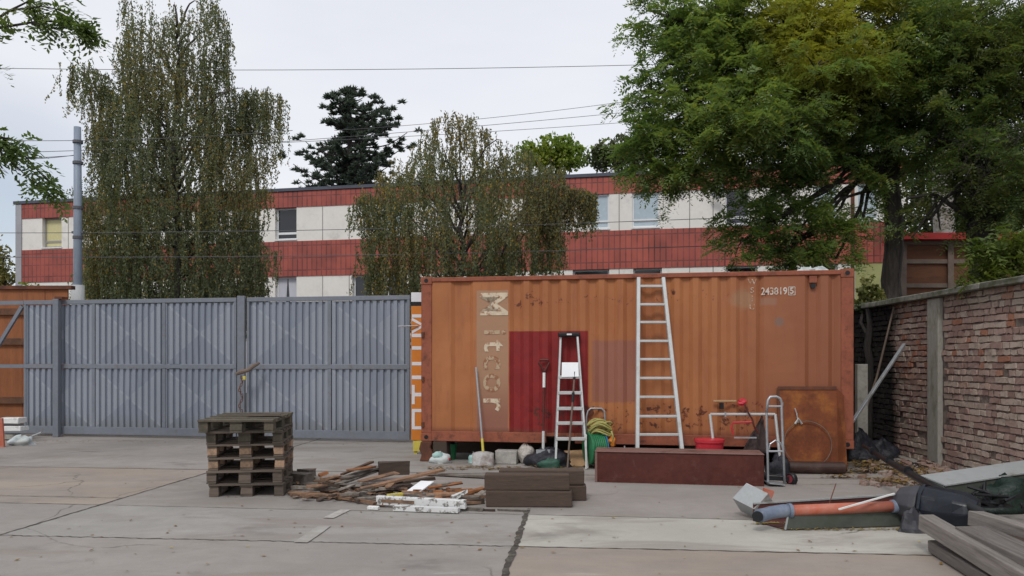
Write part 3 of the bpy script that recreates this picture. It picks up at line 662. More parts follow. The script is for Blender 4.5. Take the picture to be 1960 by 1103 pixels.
# ------------------------------------------------------------------ boundary wall on the right
WY0 = 15.2; WO = Vector((5.67+.038*WY0, WY0, 0)); WA = math.atan2(-1, -.038)
def wl(Y): return (WY0-Y)*1.0007
wt = thing('brick_wall', 'old crumbling brick boundary wall with concrete coping on the right', 'wall', WO, WA)
WL, WH = 11.0, 2.40
def brickmat():
    m = NT('old_brick'); rnd = m.n('ShaderNodeNewGeometry').outputs['Random Per Island']; n2 = m.noise(18, 6, .7); n1 = m.noise(.9, 4)
    c = m.mix(m.mr(rnd, 0, .5), (.27,.175,.15), (.38,.275,.235)); c = m.mix(m.mr(rnd, .5, .72), c, (.43,.36,.30))
    redz = m.ma('MULTIPLY', m.mr(rnd, .86, .9), m.mr(m.sep[2], .9, 1.5)); c = m.mix(redz, c, (.34,.15,.09)); c = m.mix(.12, c, (.34,.20,.16))
    c = m.mix(m.mr(n1, .5, .7, 0, .55), c, (.24,.15,.135)); c = m.mix(m.mr(n2, .45, .75, 0, .5), c, (.16,.115,.10))
    c = m.mix(m.mr(m.noise(2.2, 6, .7), .60, .68, 0, .65), c, (.33,.30,.25))
    c = m.mix(m.mr(m.sep[2], 2.0, 2.35, 0, .4), c, (.17,.15,.115))
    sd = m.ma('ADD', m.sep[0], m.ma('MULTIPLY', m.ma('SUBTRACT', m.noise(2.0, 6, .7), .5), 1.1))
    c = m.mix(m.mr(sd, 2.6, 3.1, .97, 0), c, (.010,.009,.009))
    m.bump(n2, .7, .012); return m.fin(c, .92, 0, .2)
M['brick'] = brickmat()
def mortarmat():
    m = NT('old_mortar'); n = m.noise(12, 6, .7); c = m.mix(m.mr(n, .3, .7), (.12,.09,.078), (.25,.205,.175))
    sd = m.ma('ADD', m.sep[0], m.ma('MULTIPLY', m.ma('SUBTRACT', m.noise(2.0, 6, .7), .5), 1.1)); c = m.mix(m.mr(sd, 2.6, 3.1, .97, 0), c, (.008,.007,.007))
    m.bump(n, .8, .012); return m.fin(c, .95, 0, .2)
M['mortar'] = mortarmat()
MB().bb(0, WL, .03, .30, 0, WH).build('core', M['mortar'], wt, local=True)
bk = MB(); z = .01; row = 0
pill = [(wl(11.28), wl(10.96)), (wl(14.4), wl(14.1)), (wl(8.1), wl(7.8)), (wl(5.1), wl(4.8))]
while z < WH-.06:
    u = -.13 if row % 2 else 0.0
    while u < WL:
        L = U(.235,.265) if row % 3 and random.random() < .75 else U(.12,.15); a, e = max(u, 0), min(u+L-.02, WL)
        if e-a > .05 and not any(a < p1 and e > p0 for p0, p1 in pill):
            q = random.random(); d = U(-.010,.010)
            if q < .05: d = .022
            if q > .015:
                y0 = d; hh = .066+U(-.004,.004); b0 = len(bk.v)
                jj = .009
                xs_ = (a, (a+e)/2, e); zs_ = (z, z+hh); vs = []
                for yy in (y0, .034):
                    for zz in zs_:
                        for xx in xs_: vs.append((xx+U(-jj,jj), yy+(U(-.006,.006) if yy == y0 else 0), zz+U(-jj,jj)))
                bk.add(vs, [(0,1,4,3),(1,2,5,4),(3,4,10,9),(4,5,11,10),(0,6,7,1),(1,7,8,2),(0,3,9,6),(2,8,11,5)])
        u += L
    z += .086+U(-.003,.003); row += 1
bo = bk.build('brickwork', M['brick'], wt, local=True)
for p0, p1 in pill:
    po = MB().bb(p0, p1, -.045, .035, 0, WH-.002, j=.004).build('pillar', M['pillar'], wt, local=True, bevel=.015)
k = 0; u = 0
while u < WL:
    e = min(u+U(1.3,1.6), WL); MB().bb(u, e-.01, -.10, .36, WH, WH+.085, j=.008).build('coping_slab', M['coping'], wt, local=True, bevel=.012); u = e
# short return of the wall behind the container
tag(MB().bb(4.0, WO.x+.3, 15.3, 15.6, 0, 2.35).build('rear_wall', M['mortar'], loc=(5,15.4,0)), 'dark low wall in shadow behind the right end of the container', 'wall')

# ------------------------------------------------------------------ shed beyond the wall
sy = 19.5
sh = thing('shed', 'brown boarded shed with a bright red roof edge beyond the brick wall', 'shed', (12, sy, 0))
X = lambda x: P(x,0,sy).x; Zs = lambda y: P(0,y,sy).z
MB().bb(X(1722), X(2300), sy, sy+.6, 0, Zs(465)).build('wall', M['shed'], sh)
for (a, e) in ((1718,1857),(1857.3,2300)): MB().bb(X(a), X(e), sy-.35, sy+.8, Zs(462), Zs(450)).build('roof', M['redroof'], sh)
for y in (466, 502, 548): MB().bb(X(1724), X(2300), sy-.06, sy-.002, Zs(y+3), Zs(y-5)).build('rail', M['shedpost'], sh)
for x in (1727, 1817, 1905, 1995, 2090): MB().bb(X(x-6), X(x+5), sy-.09, sy-.062, 0, Zs(464)).build('post', M['shedpost'], sh)

# ------------------------------------------------------------------ pallets
def make_pallet(name, lab, w, d, wood, block):
    t = thing(name, lab, 'pallet', (0,0,0), 0, None)
    for i in range(5):
        y = -d/2+.05+(d-.1)*i/4; ww = .10 if i % 2 else .13
        MB().box((0, y, .133), (w, ww, .020), j=.003).build('top_board', wood, t, local=True)
    for x in (-w/2+.05, 0, w/2-.05):
        MB().box((x, 0, .1125), (.10 if x else .13, d, .020), j=.002).build('stringer_board', wood, t, local=True)
        MB().box((x, 0, .0115), (.10 if x else .13, d, .020), j=.002).build('bottom_board', wood, t, local=True)
        for y in (-d/2+.07, 0, d/2-.07):
            MB().box((x, y, .062), (.10 if x else .13, .13, .0785), j=.004).build('block', block, t, local=True, bevel=.004)
    return t
plabs = ['bottom pallet of the stack by the gate, lying on the concrete', 'second pallet from the bottom of the stack by the gate', 'third pallet from the bottom, with pale fresh-looking blocks',
         'fourth pallet from the bottom of the stack, pale front blocks', 'fifth pallet up, mossy, just under the topmost one', 'topmost greenish mossy pallet pushed askew on the stack']
pg = G(454, 951); 
for i in range(6):
    w, b = (M['palwood'], M['palwood'] if i < 2 else M['blockwood']) if i < 4 else (M['mosswood'] if i == 5 else M['palwood'], M['mosswood'])
    t = make_pallet('pallet', plabs[i], .80, .92, w, b)
    dx = (.03, -.02, -.01, -.015, -.02, -.02)[i]; dr = (5, 8.5, 9.5, 9, 8.5, 3)[i]; dz = i*.1445; dy = (0,.0,.01,.0,-.01,-.14)[i]
    t.location = (pg.x+dx+.03, pg.y+.46+dy, dz+.001); t.rotation_euler = (R(1.2) if i == 5 else 0, 0, R(dr)); t['group'] = 'pallets stacked in front of the gate'
tl = P(490, 803, 8.6)
tag(MB().box((0,0,0), (.36,.10,.02), j=.004).build('loose_board', M['palwood'], loc=(tl.x+.04, 8.75, .885), rz=R(14), local=True), 'short loose board sticking out over the top right of the pallet stack', 'board')

# ------------------------------------------------------------------ sleepers
def sleeper(x0, x1, yb, lab, z, depth=.17, hh=.162, dyaw=0.0, mt='sleeper', dy=0):
    a, e = G(x0, yb), G(x1, yb); L = e.x-a.x
    o = MB().box((L/2, depth/2, hh/2), (L, depth, hh), j=.006).build('railway_sleeper', M[mt], loc=(a.x, a.y+dy, z), rz=R(dyaw), local=True, bevel=.012, seg=2)
    return tag(o, lab, 'timber', 'old timber sleepers stacked on the yard')
sleeper(930, 1095, 971, 'lower front dark sleeper of the block pile in mid yard', .001, dyaw=-2)
sleeper(927, 1090, 970, 'upper front dark sleeper of the block pile in mid yard', .166, dyaw=-1.5)
sleeper(958, 1122, 958, 'lower rear dark sleeper, its end showing right of the front pair', .001, dyaw=-2, dy=-.0)
sleeper(955, 1118, 958, 'upper rear dark sleeper, behind the front pair', .166, dyaw=-2.5)

# ------------------------------------------------------------------ scrap wood heap
def obar(nm, mt, a, b_, w, t, j=.004, bevel=0, up=(0,0,1)):
    a, b_ = Vector(a), Vector(b_); d = b_-a; L = d.length; x = d.normalized(); y = Vector(up).cross(x).normalized(); z = x.cross(y)
    o = MB().box((L/2,0,0), (L,w,t), j=j).build(nm, mt, local=True, bevel=bevel, seg=2); o.location = a; o.rotation_euler = Matrix((x,y,z)).transposed().to_euler(); return o
def plank(a, b_, w, t, mt, lab, grp=None, nm='plank', j=.004, cat='plank', up=(0,0,1)):
    o = obar(nm, M[mt], a, b_, w, t, j); return tag(o, lab, cat, grp)
def Gp(x, y, z): return G(x, y, z)
plank(Gp(725,897,.16), Gp(783,894,.17), .17, .15, 'sleeper', 'thick dark timber offcut lying on the back of the scrap heap', j=.012, nm='timber_offcut', cat='timber')
plank(Gp(640,948,.05), Gp(848,899,.20), .10, .025, 'scrapA', 'long orange-brown plank sloping up to the right over the scrap heap')
plank(Gp(560,932,.07), Gp(690,938,.08), .07, .03, 'scrapC', 'long pale grey lath along the left front of the scrap heap')
plank(Gp(567,908,.10), Gp(640,925,.07), .09, .05, 'scrapC', 'short grey squared timber at the left end of the scrap heap', j=.01)
plank(Gp(577,899,.13), Gp(600,899,.14), .10, .03, 'scrapA', 'small brown block topmost at the left end of the scrap heap', j=.01)
plank(Gp(655,908,.14), Gp(712,884,.22), .06, .02, 'scrapA', 'thin brown lath poking up at the back of the scrap heap')
plank(Gp(660,915,.12), Gp(725,893,.17), .12, .02, 'scrapC', 'wide grey splintered board leaning on the dark offcut')
plank(Gp(652,925,.08), Gp(722,900,.13), .10, .02, 'scrapC', 'grey curved board under the splintered one')
plank(Gp(592,943,.03), Gp(735,966,.03), .03, .03, 'scrapA', 'thin dark batten running along the front edge of the heap')
plank(Gp(640,945,.03), Gp(760,955,.03), .06, .02, 'scrapC', 'grey batten just behind the white boards')
plank(Gp(742,949,.07), Gp(770,946,.07), .05, .03, 'yellowpaint', 'small ochre batten in the middle of the scrap heap')
plank(Gp(790,942,.05), Gp(818,922,.10), .16, .012, 'paper', 'pale blue-white flat panel resting on the heap', j=.002)
wb = thing('white_frame_board', 'white painted frame board with a dark slot lying in front of the heap', 'board', Gp(725,962,.04))
a, e = Gp(722,957,.07), Gp(892,966,.07)
MB().bar(a, e, .06, .09, j=.004).build('board', M['flakes'], wb, bevel=.006)
dq = (e-a).normalized(); nq = Vector((dq.y,-dq.x,0)).normalized()
sl = MB().bar(a+dq*.06+nq*.034, a+dq*.42+nq*.034, .008, .030).build('slot', M['scrapA'], wb)
wb2 = plank(Gp(755,972,.03), Gp(878,977,.03), .09, .045, 'flakes', 'flaking white board, the lowest and nearest of the heap', nm='white_board', cat='board')
plank(Gp(705,972,.02), Gp(725,973,.02), .05, .03, 'whitepaint', 'small white stub left of the flaking board', cat='board', nm='white_stub')
plank(Gp(868,952,.06), Gp(893,940,.12), .12, .03, 'flakes', 'upright white painted offcut at the right end of the white boards', j=.015, cat='board', nm='white_offcut')
plank(Gp(882,973,.015), Gp(925,976,.015), .05, .03, 'scrapC', 'pale grey stick at the right tip of the flaking board', cat='board')
plank(Gp(925,976,.012), Gp(948,977,.012), .03, .02, 'sleeper', 'short dark stick beside the pale grey one', cat='board')
plank(Gp(952,976,.012), Gp(1008,978,.012), .012, .015, 'scrapC', 'very thin stick ending at the dark slab seam')
for a, b_, w, t_, mt, lab in (((566,915,.10),(592,918,.10),.16,.13,'scrapC','squat grey block at the far left of the scrap heap'),((600,922,.07),(668,915,.09),.16,.03,'scrapA','broad brown board between the left block and the splintered boards'),
  ((610,911,.14),(628,905,.17),.09,.03,'scrapB','small orange-brown chip standing on the left of the heap'),((560,945,.03),(640,950,.03),.10,.03,'scrapA','brown board at the near left edge of the heap'),
  ((640,935,.06),(740,925,.10),.18,.025,'scrapC','wide grey board across the middle of the heap'),((690,922,.12),(760,905,.17),.12,.025,'scrapA','brown board under the long sloping plank'),
  ((665,940,.03),(790,930,.04),.20,.03,'sleeper','dark wet board at the bottom of the heap'),((760,925,.06),(830,915,.08),.08,.03,'sleeper','dark plank under the raised end of the long plank'),
  ((648,950,.04),(700,944,.05),.10,.05,'scrapC','grey block in the near left part of the heap'),((800,905,.03),(935,912,.03),.10,.02,'scrapC','long pale grey board flat on the slab behind the heap'),
  ((820,935,.07),(885,925,.10),.05,.025,'scrapB','orange lath crossing the right part of the heap'),((880,948,.04),(925,936,.08),.08,.04,'scrapB','orange block end at the right tip of the heap'),((890,962,.03),(925,958,.03),.08,.05,'sleeper','dark block end beside the front sleeper')):
    plank(Gp(*a), Gp(*b_), w, t_, mt, lab, j=.008)
for a, b_, w, t_, mt, lab in (((575,905,.12),(598,907,.12),.12,.10,'scrapC','upper grey block at the left end, under the small brown block'),((585,928,.04),(640,932,.04),.22,.06,'scrapC','thick grey slab of wood at the left bottom of the heap'),
  ((615,918,.11),(650,910,.13),.08,.025,'scrapA','short brown piece tilted over the left slab'),((668,900,.20),(715,893,.20),.10,.02,'scrapB','reddish piece under the thin brown lath'),((700,930,.10),(770,921,.11),.05,.04,'scrapC','square grey batten beside the long sloping plank'),
  ((815,948,.06),(905,944,.05),.05,.03,'scrapA','brown batten behind the white boards'),((845,928,.12),(872,922,.15),.04,.02,'scrapC','pale chip standing up at the right of the heap')):
    plank(Gp(*a), Gp(*b_), w, t_, mt, lab, j=.01)
for k in range(104):
    x = U(700,925) if k % 2 else U(555,770); t = (x-555)/370
    y = U(935,962) if k % 2 else U(922,958)
    z = U(.015,.075)+(.05 if 600 < x < 760 and y < 940 else 0)
    c = Gp(x, y, z); L = U(.07,.26); an = random.gauss(.25,.5) if k % 3 else U(0,3.14); d = Vector((math.cos(an), math.sin(an), U(-.18,.18)))*L/2
    mt = random.choice(['scrapB','scrapB','scrapA','scrapC'] if k % 2 and x > 790 else ['scrapA','scrapC','scrapA','sleeper'])
    kind = {'scrapB':'orange-brown','scrapA':'brown','scrapC':'grey','sleeper':'dark'}[mt]
    plank(c-d, c+d, U(.025,.07), U(.012,.03), mt, 'small %s splintered offcut lying in the scrap wood heap' % kind, 'splintered offcuts in the scrap wood heap, %s' % kind, nm='wood_offcut', j=.008, cat='offcut')

# ------------------------------------------------------------------ things along the container front
def cline(x, off=0.0, z=0.0):                                           # point in front of the container at photo column x
    p = CM @ Vector((cu(x), -off, 0)); s = (CH*0+p.y); t = (x-CX)/F; return Vector((p.x, p.y, z))
def onG(x, y): return G(x, y)
c = onG(844, 886); bg = thing('plastic_bag', 'white and aqua rubbish bag at the left corner of the container', 'bag', c)
MB().blob(c, (.15,.12,.12), n=22, m=14, bump=.10, seed=3).build('bag', M['bag'], bg, smooth=True)
MB().blob(c+Vector((-.04,-.02,.09)), (.09,.08,.06), n=14, bump=.1, seed=5).build('aqua_top', M['aqua'], bg, smooth=True)
MB().blob(c+Vector((.11,-.06,.05)), (.035,.03,.03), n=10, bump=.1, seed=6).build('red_print', M['redplas'], bg, smooth=True)
c = cline(850, -.3); tag(MB().tube([c, c+Vector((0,0,.24))], [.10,.12], 14).build('green_bucket', M['green'], loc=c, smooth=False), 'dark green bucket in shadow under the left end of the container', 'bucket')
# snow shovel leaning
sv = thing('shovel', 'long-handled shovel with pale blade leaning on the brown painted patch', 'shovel', onG(922,889))
a = onG(925,886)+Vector((0,0,.02)); bfoot = P(925, 866, 11.12); btop = CM @ Vector((cu(912), -.03, cz(912,703))); btop = Vector(btop)
MB().tube([bfoot, bfoot.lerp(btop, .5), btop+Vector((0,-.02,0))], .014, 8).build('handle', M['galv'], sv)
MB().tube([bfoot+Vector((0,-.002,-.02)), bfoot.lerp(btop,.16)], .019, 8).build('yellow_sleeve', M['yellowpaint'], sv)
bl = MB(); w = .155; vs = []; 
for i in range(7):
    for k in range(9):
        s_ = k/8*2-1; zz = i/6; vs.append(Vector((bfoot.x+s_*w*(1-.0*zz), bfoot.y-.18+.17*zz-.035*(1-s_*s_), .01+.19*zz-.03*s_*s_*(zz > .9))))
bl.add(vs, [(i*9+k, i*9+k+1, (i+1)*9+k+1, (i+1)*9+k) for i in range(6) for k in range(8)])
o = bl.build('blade', M['worn'], sv, smooth=True); sm_ = o.modifiers.new('thick', 'SOLIDIFY'); sm_.thickness = .006
tag(MB().blob(onG(908,888)+Vector((-.02,.10,0)), (.07,.08,.10), bump=.2, seed=8).build('aqua_bag', M['aqua'], loc=onG(908,888), smooth=True), 'small aqua bag tucked behind the shovel blade', 'bag')
tag(MB().blob(onG(938,889)+Vector((0,.02,0)), (.06,.07,.07), bump=.25, seed=9).build('leaf_clump', M['scrapA'], loc=onG(938,889)), 'brown clump of wet leaves right of the shovel blade', 'debris')
c = onG(968, 889)
tag(MB().box((0,.1,.095), (.31,.2,.19), j=.006).build('concrete_block', M['stone'], loc=c, rz=CA, local=True, bevel=.01, seg=2), 'grey concrete block between the shovel and the cream sack', 'block')
c = onG(1008, 888); tag(MB().blob(c+Vector((0,.08,0)), (.135,.14,.16), n=24, m=16, bump=.09, seed=11, flat=-.7).build('sack', M['sack'], loc=c, smooth=True), 'round cream sack standing against the black bag', 'sack')
c = onG(1060, 895); bb_ = thing('rubbish_bag', 'slumped black rubbish bag left of the stepladder', 'bag', c)
MB().blob(c+Vector((-.05,.13,0)), (.34,.20,.20), n=30, m=18, bump=.10, seed=12, rot=-.15).build('bag', M['blackbag'], bb_, smooth=True)
tag(MB().blob(c+Vector((-.06,-.10,0)), (.16,.06,.09), n=18, m=12, bump=.10, seed=13, flat=-.5).build('green_roll', M['greenbag'], loc=c, smooth=True), 'dark green rolled bag lying against the black bag', 'bag')
tag(MB().box((0,0,.012), (.3,.08,.02), j=.006).build('loose_stick', M['scrapC'], loc=onG(1045,899), rz=.1, local=True), 'pale stick on the ground before the black bag', 'stick')
c = onG(1098, 893)
tag(MB().bar(Vector((-.26,.02,.01)), Vector((.16,.02,.01)), .012, .008).add([], []).build('floor_batten', M['scrapA'], loc=c, local=True), 'thin brown batten at the foot of the stepladder', 'batten')
cbd = MB(); cbd.add([(-.24,.16,.20),(.17,.14,.22),(.17,-.08,.012),(-.02,-.08,.012)], [(0,1,2,3)])
o = cbd.build('cardboard_sheet', M['card'], loc=c, local=True); sm_ = o.modifiers.new('thick', 'SOLIDIFY'); sm_.thickness = .008; tag(o, 'tan cardboard sheet tilted before the stepladder feet', 'cardboard')

# garden spade with D handle
sp = thing('spade', 'dark spade with D-shaped grip leaning on the red patch', 'spade', cline(1044, .25))
ft = cline(1044, .25, .02); gt = CM @ Vector((cu(1042), -.03, cz(1042,712)))
MB().tube([ft.lerp(gt,.33), gt], .014, 8).build('shaft', M['brown'], sp)
MB().tube([ft.lerp(gt,.12), ft.lerp(gt,.36)], .022, 8).build('socket', M['alu'], sp)
MB().tube([ft.lerp(gt,.83), ft.lerp(gt,.99)], .021, 8).build('white_sleeve', M['whitepaint'], sp)
k = (11.3)/F; gx = Vector((1,0,0)); q = gt
MB().tube([q, q+gx*-.075+Vector((0,0,.13)), q+gx*-.06+Vector((0,0,.17)), q+gx*.06+Vector((0,0,.17)), q+gx*.075+Vector((0,0,.13)), q+gx*.006], .017, 8).build('grip', M['brown'], sp)
MB().prism([(-.09,.0),(.09,.0),(.10,.24),(-.10,.24)], -.004, .004).build('blade', M['galv'], sp, local=True)

# step ladder
sl = thing('stepladder', 'aluminium stepladder with black top cap against the red patch', 'ladder', cline(1090, .3))
def CF(x, y, off): # photo pixel on a plane parallel to the container front, off metres before it
    t = (x-CX)/F; s, c_ = cs, cc; ox, oy = CO.x-off*s*0-off*(-cs)*0, CO.y
    # plane: point CO + off*n, n = (-cs, -cc)
    px, py = CO.x-off*cs, CO.y-off*cc; u = (py*t-px)/(cc+t*cs); Y = py-u*cs
    return Vector((px+u*cc, Y, CH-(y-HY)*Y/F))
for a, b_ in (((1073,645),(1063,884)), ((1105,645),(1124,884))):
    p, q = CF(*a, .06), CF(b_[0], b_[1]+8, .40); q.z = 0.005
    MB().bar(p, q, .07, .03, (1,0,0)).build('rail', M['alu'], sl, bevel=.004)
    MB().bar(p+Vector((0,.03,0)), Vector((q.x, q.y+.36, .005)), .02, .02, (1,0,0)).build('rear_leg', M['galv'], sl)
for i, y in enumerate((722,752,782,810,840)):
    off = .06+.34*(y-645)/240; t = (y-645)/239
    a = CF(1073-10*t, y, off); b_ = CF(1105+19*t, y, off)
    MB().bar(a, b_, .09, .045, (0,0,1)).build('step', M['alu'], sl, bevel=.004)
cp = CF(1089, 641, .06)
MB().box(cp, (.31,.13,.065)).build('top_cap', M['black'], sl, bevel=.02, seg=3)
MB().box(cp+Vector((0,-.068,.004)), (.07,.004,.022)).build('cap_label', M['signwhite'], sl)
a, b_ = CF(1076, 700, .14), CF(1107, 700, .14)
pa = MB(); vs = []
A1, A2, A3, A4 = CF(1075.5,694,.185), CF(1107,694,.185), CF(1108,721,.225), CF(1075,722,.225)
o = MB().add([A1,A2,A3,A4], [(0,1,2,3)]).build('label_sheet', M['paper'], sl); sm_ = o.modifiers.new('thick', 'SOLIDIFY'); sm_.thickness = .004
p, q = CF(1100,716,.20), CF(1086,884,.52); q.z = .01
br_ = thing('broom_handle', 'thin grey broom handle leaning in front of the stepladder', 'broom', Vector((q.x, q.y, 0)))
MB().tube([p, q], .013, 8).build('handle', M['shedpost'], br_); MB().tube([p+Vector((0,0,.03)), p+(q-p)*.06], .018, 8).build('grip', M['black'], br_)
MB().tube([p.lerp(q,.2), p.lerp(q,.3)], .02, 8).build('joint', M['black'], br_)

# long ladder
ll = thing('long_ladder', 'tall tapering pale aluminium ladder leaning on the middle of the container', 'ladder', cline(1262, .6))
TL, TR = CF(1222,532,.03), CF(1269,532,.03); BLp, BR = CF(1219.5,894,.62), CF(1310,894,.62)
for v in (BLp, BR): v.z = .005
for p, q in ((TL,BLp),(TR,BR)):
    MB().bar(p, q, .075, .05, (1,0,0)).build('rail', M['alu'], ll, bevel=.006)
for i in range(10):
    y = (548,583,617,653,688,724,760,797,832,866)[i]; tt = None
    # find t on the rail where it shows at row y
    def at(p, q):
        lo, hi = 0, 1
        for _ in range(30):
            m_ = (lo+hi)/2; v = p.lerp(q, m_); yy = HY+(CH-v.z)*F/v.y
            if yy < y: lo = m_
            else: hi = m_
        return p.lerp(q, lo)
    MB().bar(at(TL,BLp), at(TR,BR), .05, .034, (0,0,1)).build('rung', M['alu'], ll, bevel=.005)

# hose reel cart
c = onG(1144, 897); hr = thing('hose_reel_cart', 'green hose reel on a small tubular cart beside the brown chest', 'hose reel', c)
hd = MB(); hw = .135
hd.tube([c+Vector((-hw,.28,.05)), c+Vector((-hw+.01,.30,.70)), c+Vector((-hw+.03,.30,.78)), c+Vector((-hw+.07,.30,.815)), c+Vector((hw-.05,.30,.815)), c+Vector((hw-.01,.30,.78)), c+Vector((hw,.30,.70)), c+Vector((hw+.01,.28,.05))], .014, 8)
hd.build('handle', M['galv'], hr, smooth=True)
MB().tube([c+Vector((-.17,-.10,.01)), c+Vector((-.17,-.10,.47)), c+Vector((-.155,.22,.47))], .011, 8).build('frame', M['whitepaint'], hr)
def torus_disc(cc_, r, w, n=24): 
    ax = Vector((1,.25,0)).normalized(); return MB().tube([cc_-ax*w/2, cc_+ax*w/2], r, n)
rc = c+Vector((-.03,.06,.27)); ax = Vector((1,.25,0)).normalized()
torus_disc(rc-ax*.10, .23, .025).build('reel_flange', M['green'], hr, bevel=.006); torus_disc(rc+ax*.12, .22, .02).build('reel_flange', M['blue'], hr, bevel=.006)
ro = MB()
for k in range(7):
    cx_ = rc+ax*(-.075+.028*k); u_ = ax.cross(Vector((0,0,1))).normalized()
    ro.tube([cx_+(u_*math.cos(a)+Vector((0,0,1))*math.sin(a))*(.20) for a in [2*math.pi*i/20 for i in range(20)]], .015, 6, closed=True)
ro.build('hose', M['green'], hr, smooth=True)
yr = MB()
for k in range(9):
    c0 = c+Vector((.03+U(-.03,.05), .08+U(-.05,.05), .50+.018*k)); r_ = U(.13,.19); ph = U(0,6)
    yr.tube([c0+Vector((r_*math.cos(a), r_*.5*math.sin(a), .03*math.sin(2*a+ph)-.03*(abs(math.cos(a))**3))) for a in [2*math.pi*i/18 for i in range(18)]], .014, 6, closed=True)
yr.tube([c+Vector((.19,.0,.52)), c+Vector((.21,-.02,.45)), c+Vector((.20,-.02,.38)), c+Vector((.17,0,.36))], .013, 6)
tag(yr.build('rope_coil', M['yellow'], loc=c+Vector((0,0,.5)), smooth=True), 'yellow rope coil heaped on the green hose reel', 'rope')
tag(MB().blob(c+Vector((.20,.02,.30)), (.05,.05,.07), bump=.2, seed=3, flat=-.9).build('orange_glove', M['signorange'], loc=c+Vector((.2,0,.3)), smooth=True), 'small orange rag hanging right of the hose reel', 'rag')
c = onG(1196, 900); tag(MB().tube([c, c+Vector((0,.02,.33))], [.03,.01], 8).tube([c+Vector((-.04,.02,.2)), c+Vector((.05,.02,.2))], .012, 6).build('peg', M['galv'], loc=c), 'small metal stake upright behind the brown chest', 'stake')

# brown steel chest
bx = thing('steel_chest', 'long maroon-brown steel chest lying in front of the tall ladder', 'chest', onG(1302, 928), 0)
A0 = G(1139, 923); A1 = G(1463, 931.5); an = math.atan2(A1.y-A0.y, A1.x-A0.x); Lc = (A1-A0).length; bx.location = A0; bx.rotation_euler = (0,0,an); ROOTS[bx.name] = Matrix.Translation(A0) @ Matrix.Rotation(an, 4, 'Z')
Hc = .385; Dc = .42
BX = lambda b, n, m, **k: b.build(n, m, parent=bx, local=True, **k)
BX(MB().bb(.012, Lc-.0, .012, Dc, .004, Hc-.018), 'body', M['brown'], bevel=.006)
BX(MB().bb(-.004, Lc+.004, -.002, Dc+.01, Hc-.016, Hc), 'lid', M['brownedge'], bevel=.006)
BX(MB().bb(-.002, .028, 0, .30, .0, Hc-.018), 'end_flange', M['brownedge'], bevel=.004)
BX(MB().bb(.052, Lc, .002, .011, .0, .035), 'bottom_lip', M['brown'])
# things behind the chest
c = cline(1352, .55); c.z = 0
rb = thing('red_tub', 'bright red plastic tub standing behind the chest', 'tub', c)
zt_ = CH-(841-HY)*c.y/F; MB().tube([c, c+Vector((0,0,zt_-.03)), c+Vector((0,0,zt_))], [.15,.185,.193], 28).build('tub', M['redplas'], rb, smooth=False)
MB().tube([c+Vector((0,0,zt_-.035)), c+Vector((0,0,zt_+.004))], .199, 28, cap=False).build('rim', M['redplas'], rb, smooth=True)
pr = thing('pipe_frame', 'white pipe rail frame leaning behind the chest', 'frame', cline(1420,.4))
a, b_ = CF(1359,793,.35), CF(1484,793,.35); fa, fb = CF(1372,896,.45), CF(1496,896,.45); fa.z = fb.z = 0
MB().bar(a, b_, .03, .032).build('cross_pipe', M['alu'], pr, bevel=.006)
MB().tube([a+Vector((.0,0,0)), fa], .020, 8).build('leg', M['alu'], pr); MB().tube([b_, fb], .020, 8).build('leg', M['alu'], pr)
for x in (1388, 1434): MB().bar(CF(x,789,.36), CF(x,798,.36), .045, .02, (1,0,0)).build('clip', M['galv'], pr)
# bow saws hanging from the frame
ax_ = thing('axe', 'axe with yellow handle and red head hooked on the container wall', 'axe', CM @ Vector((cu(1395), -.05, cz(1395,768))))
MB().bar(CF(1365,768,.05), CF(1410,768,.05), .03, .03).build('handle', M['card'], ax_, bevel=.006)
MB().blob(CF(1421,771,.06)-Vector((0,0,.05)), (.065,.03,.05), n=10, m=7, bump=.15, seed=4, flat=-1).build('head', M['redplas'], ax_)
MB().bar(CF(1381,771,.05), CF(1381,783,.05), .05, .05).build('bracket', M['black'], ax_)
bs_ = thing('bow_saw', 'red tubular bow saw hanging below the axe', 'saw', CF(1430,812,.36))
MB().tube([CF(1424,772,.40), CF(1432,790,.42), CF(1440,803,.42), CF(1443,815,.42), CF(1452,830,.42)], .012, 6).build('saw_frame', M['brown'], bs_)
MB().tube([CF(1403,832,.40), CF(1400,818,.40), CF(1403,809,.40), CF(1440,808,.40), CF(1446,822,.40)], .013, 8).build('frame_tube', M['redplas'], bs_)
MB().bar(CF(1405,838,.40), CF(1448,838,.40), .003, .02).build('blade', M['galv'], bs_)
c = cline(1458, .28)
cl = MB(); vs = []
for i in range(9):
    for k in range(13):
        s_ = k/12; t = i/8; x = 1458-(38*t)+s_*(76*t)*.75+U(-1,1); y = 795+72*t
        v = CF(x, y, .22+.10*t+.03*math.sin(s_*14+t*3)*t); vs.append(v)
cl.add(vs, [(i*13+k, i*13+k+1, (i+1)*13+k+1, (i+1)*13+k) for i in range(8) for k in range(12)])
o = cl.build('draped_cloth', M['cloth'], loc=c, smooth=True); sm_ = o.modifiers.new('thick', 'SOLIDIFY'); sm_.thickness = .01; tag(o, 'dark brown cloth draped to the ground behind the hand truck', 'cloth')
c = cline(1478, .5); tag(MB().blob(c, (.15,.11,.20), n=18, m=12, bump=.12, seed=21).build('dark_bag', M['blackbag'], loc=c, smooth=True), 'dark bag seen between the rails of the hand truck', 'bag')

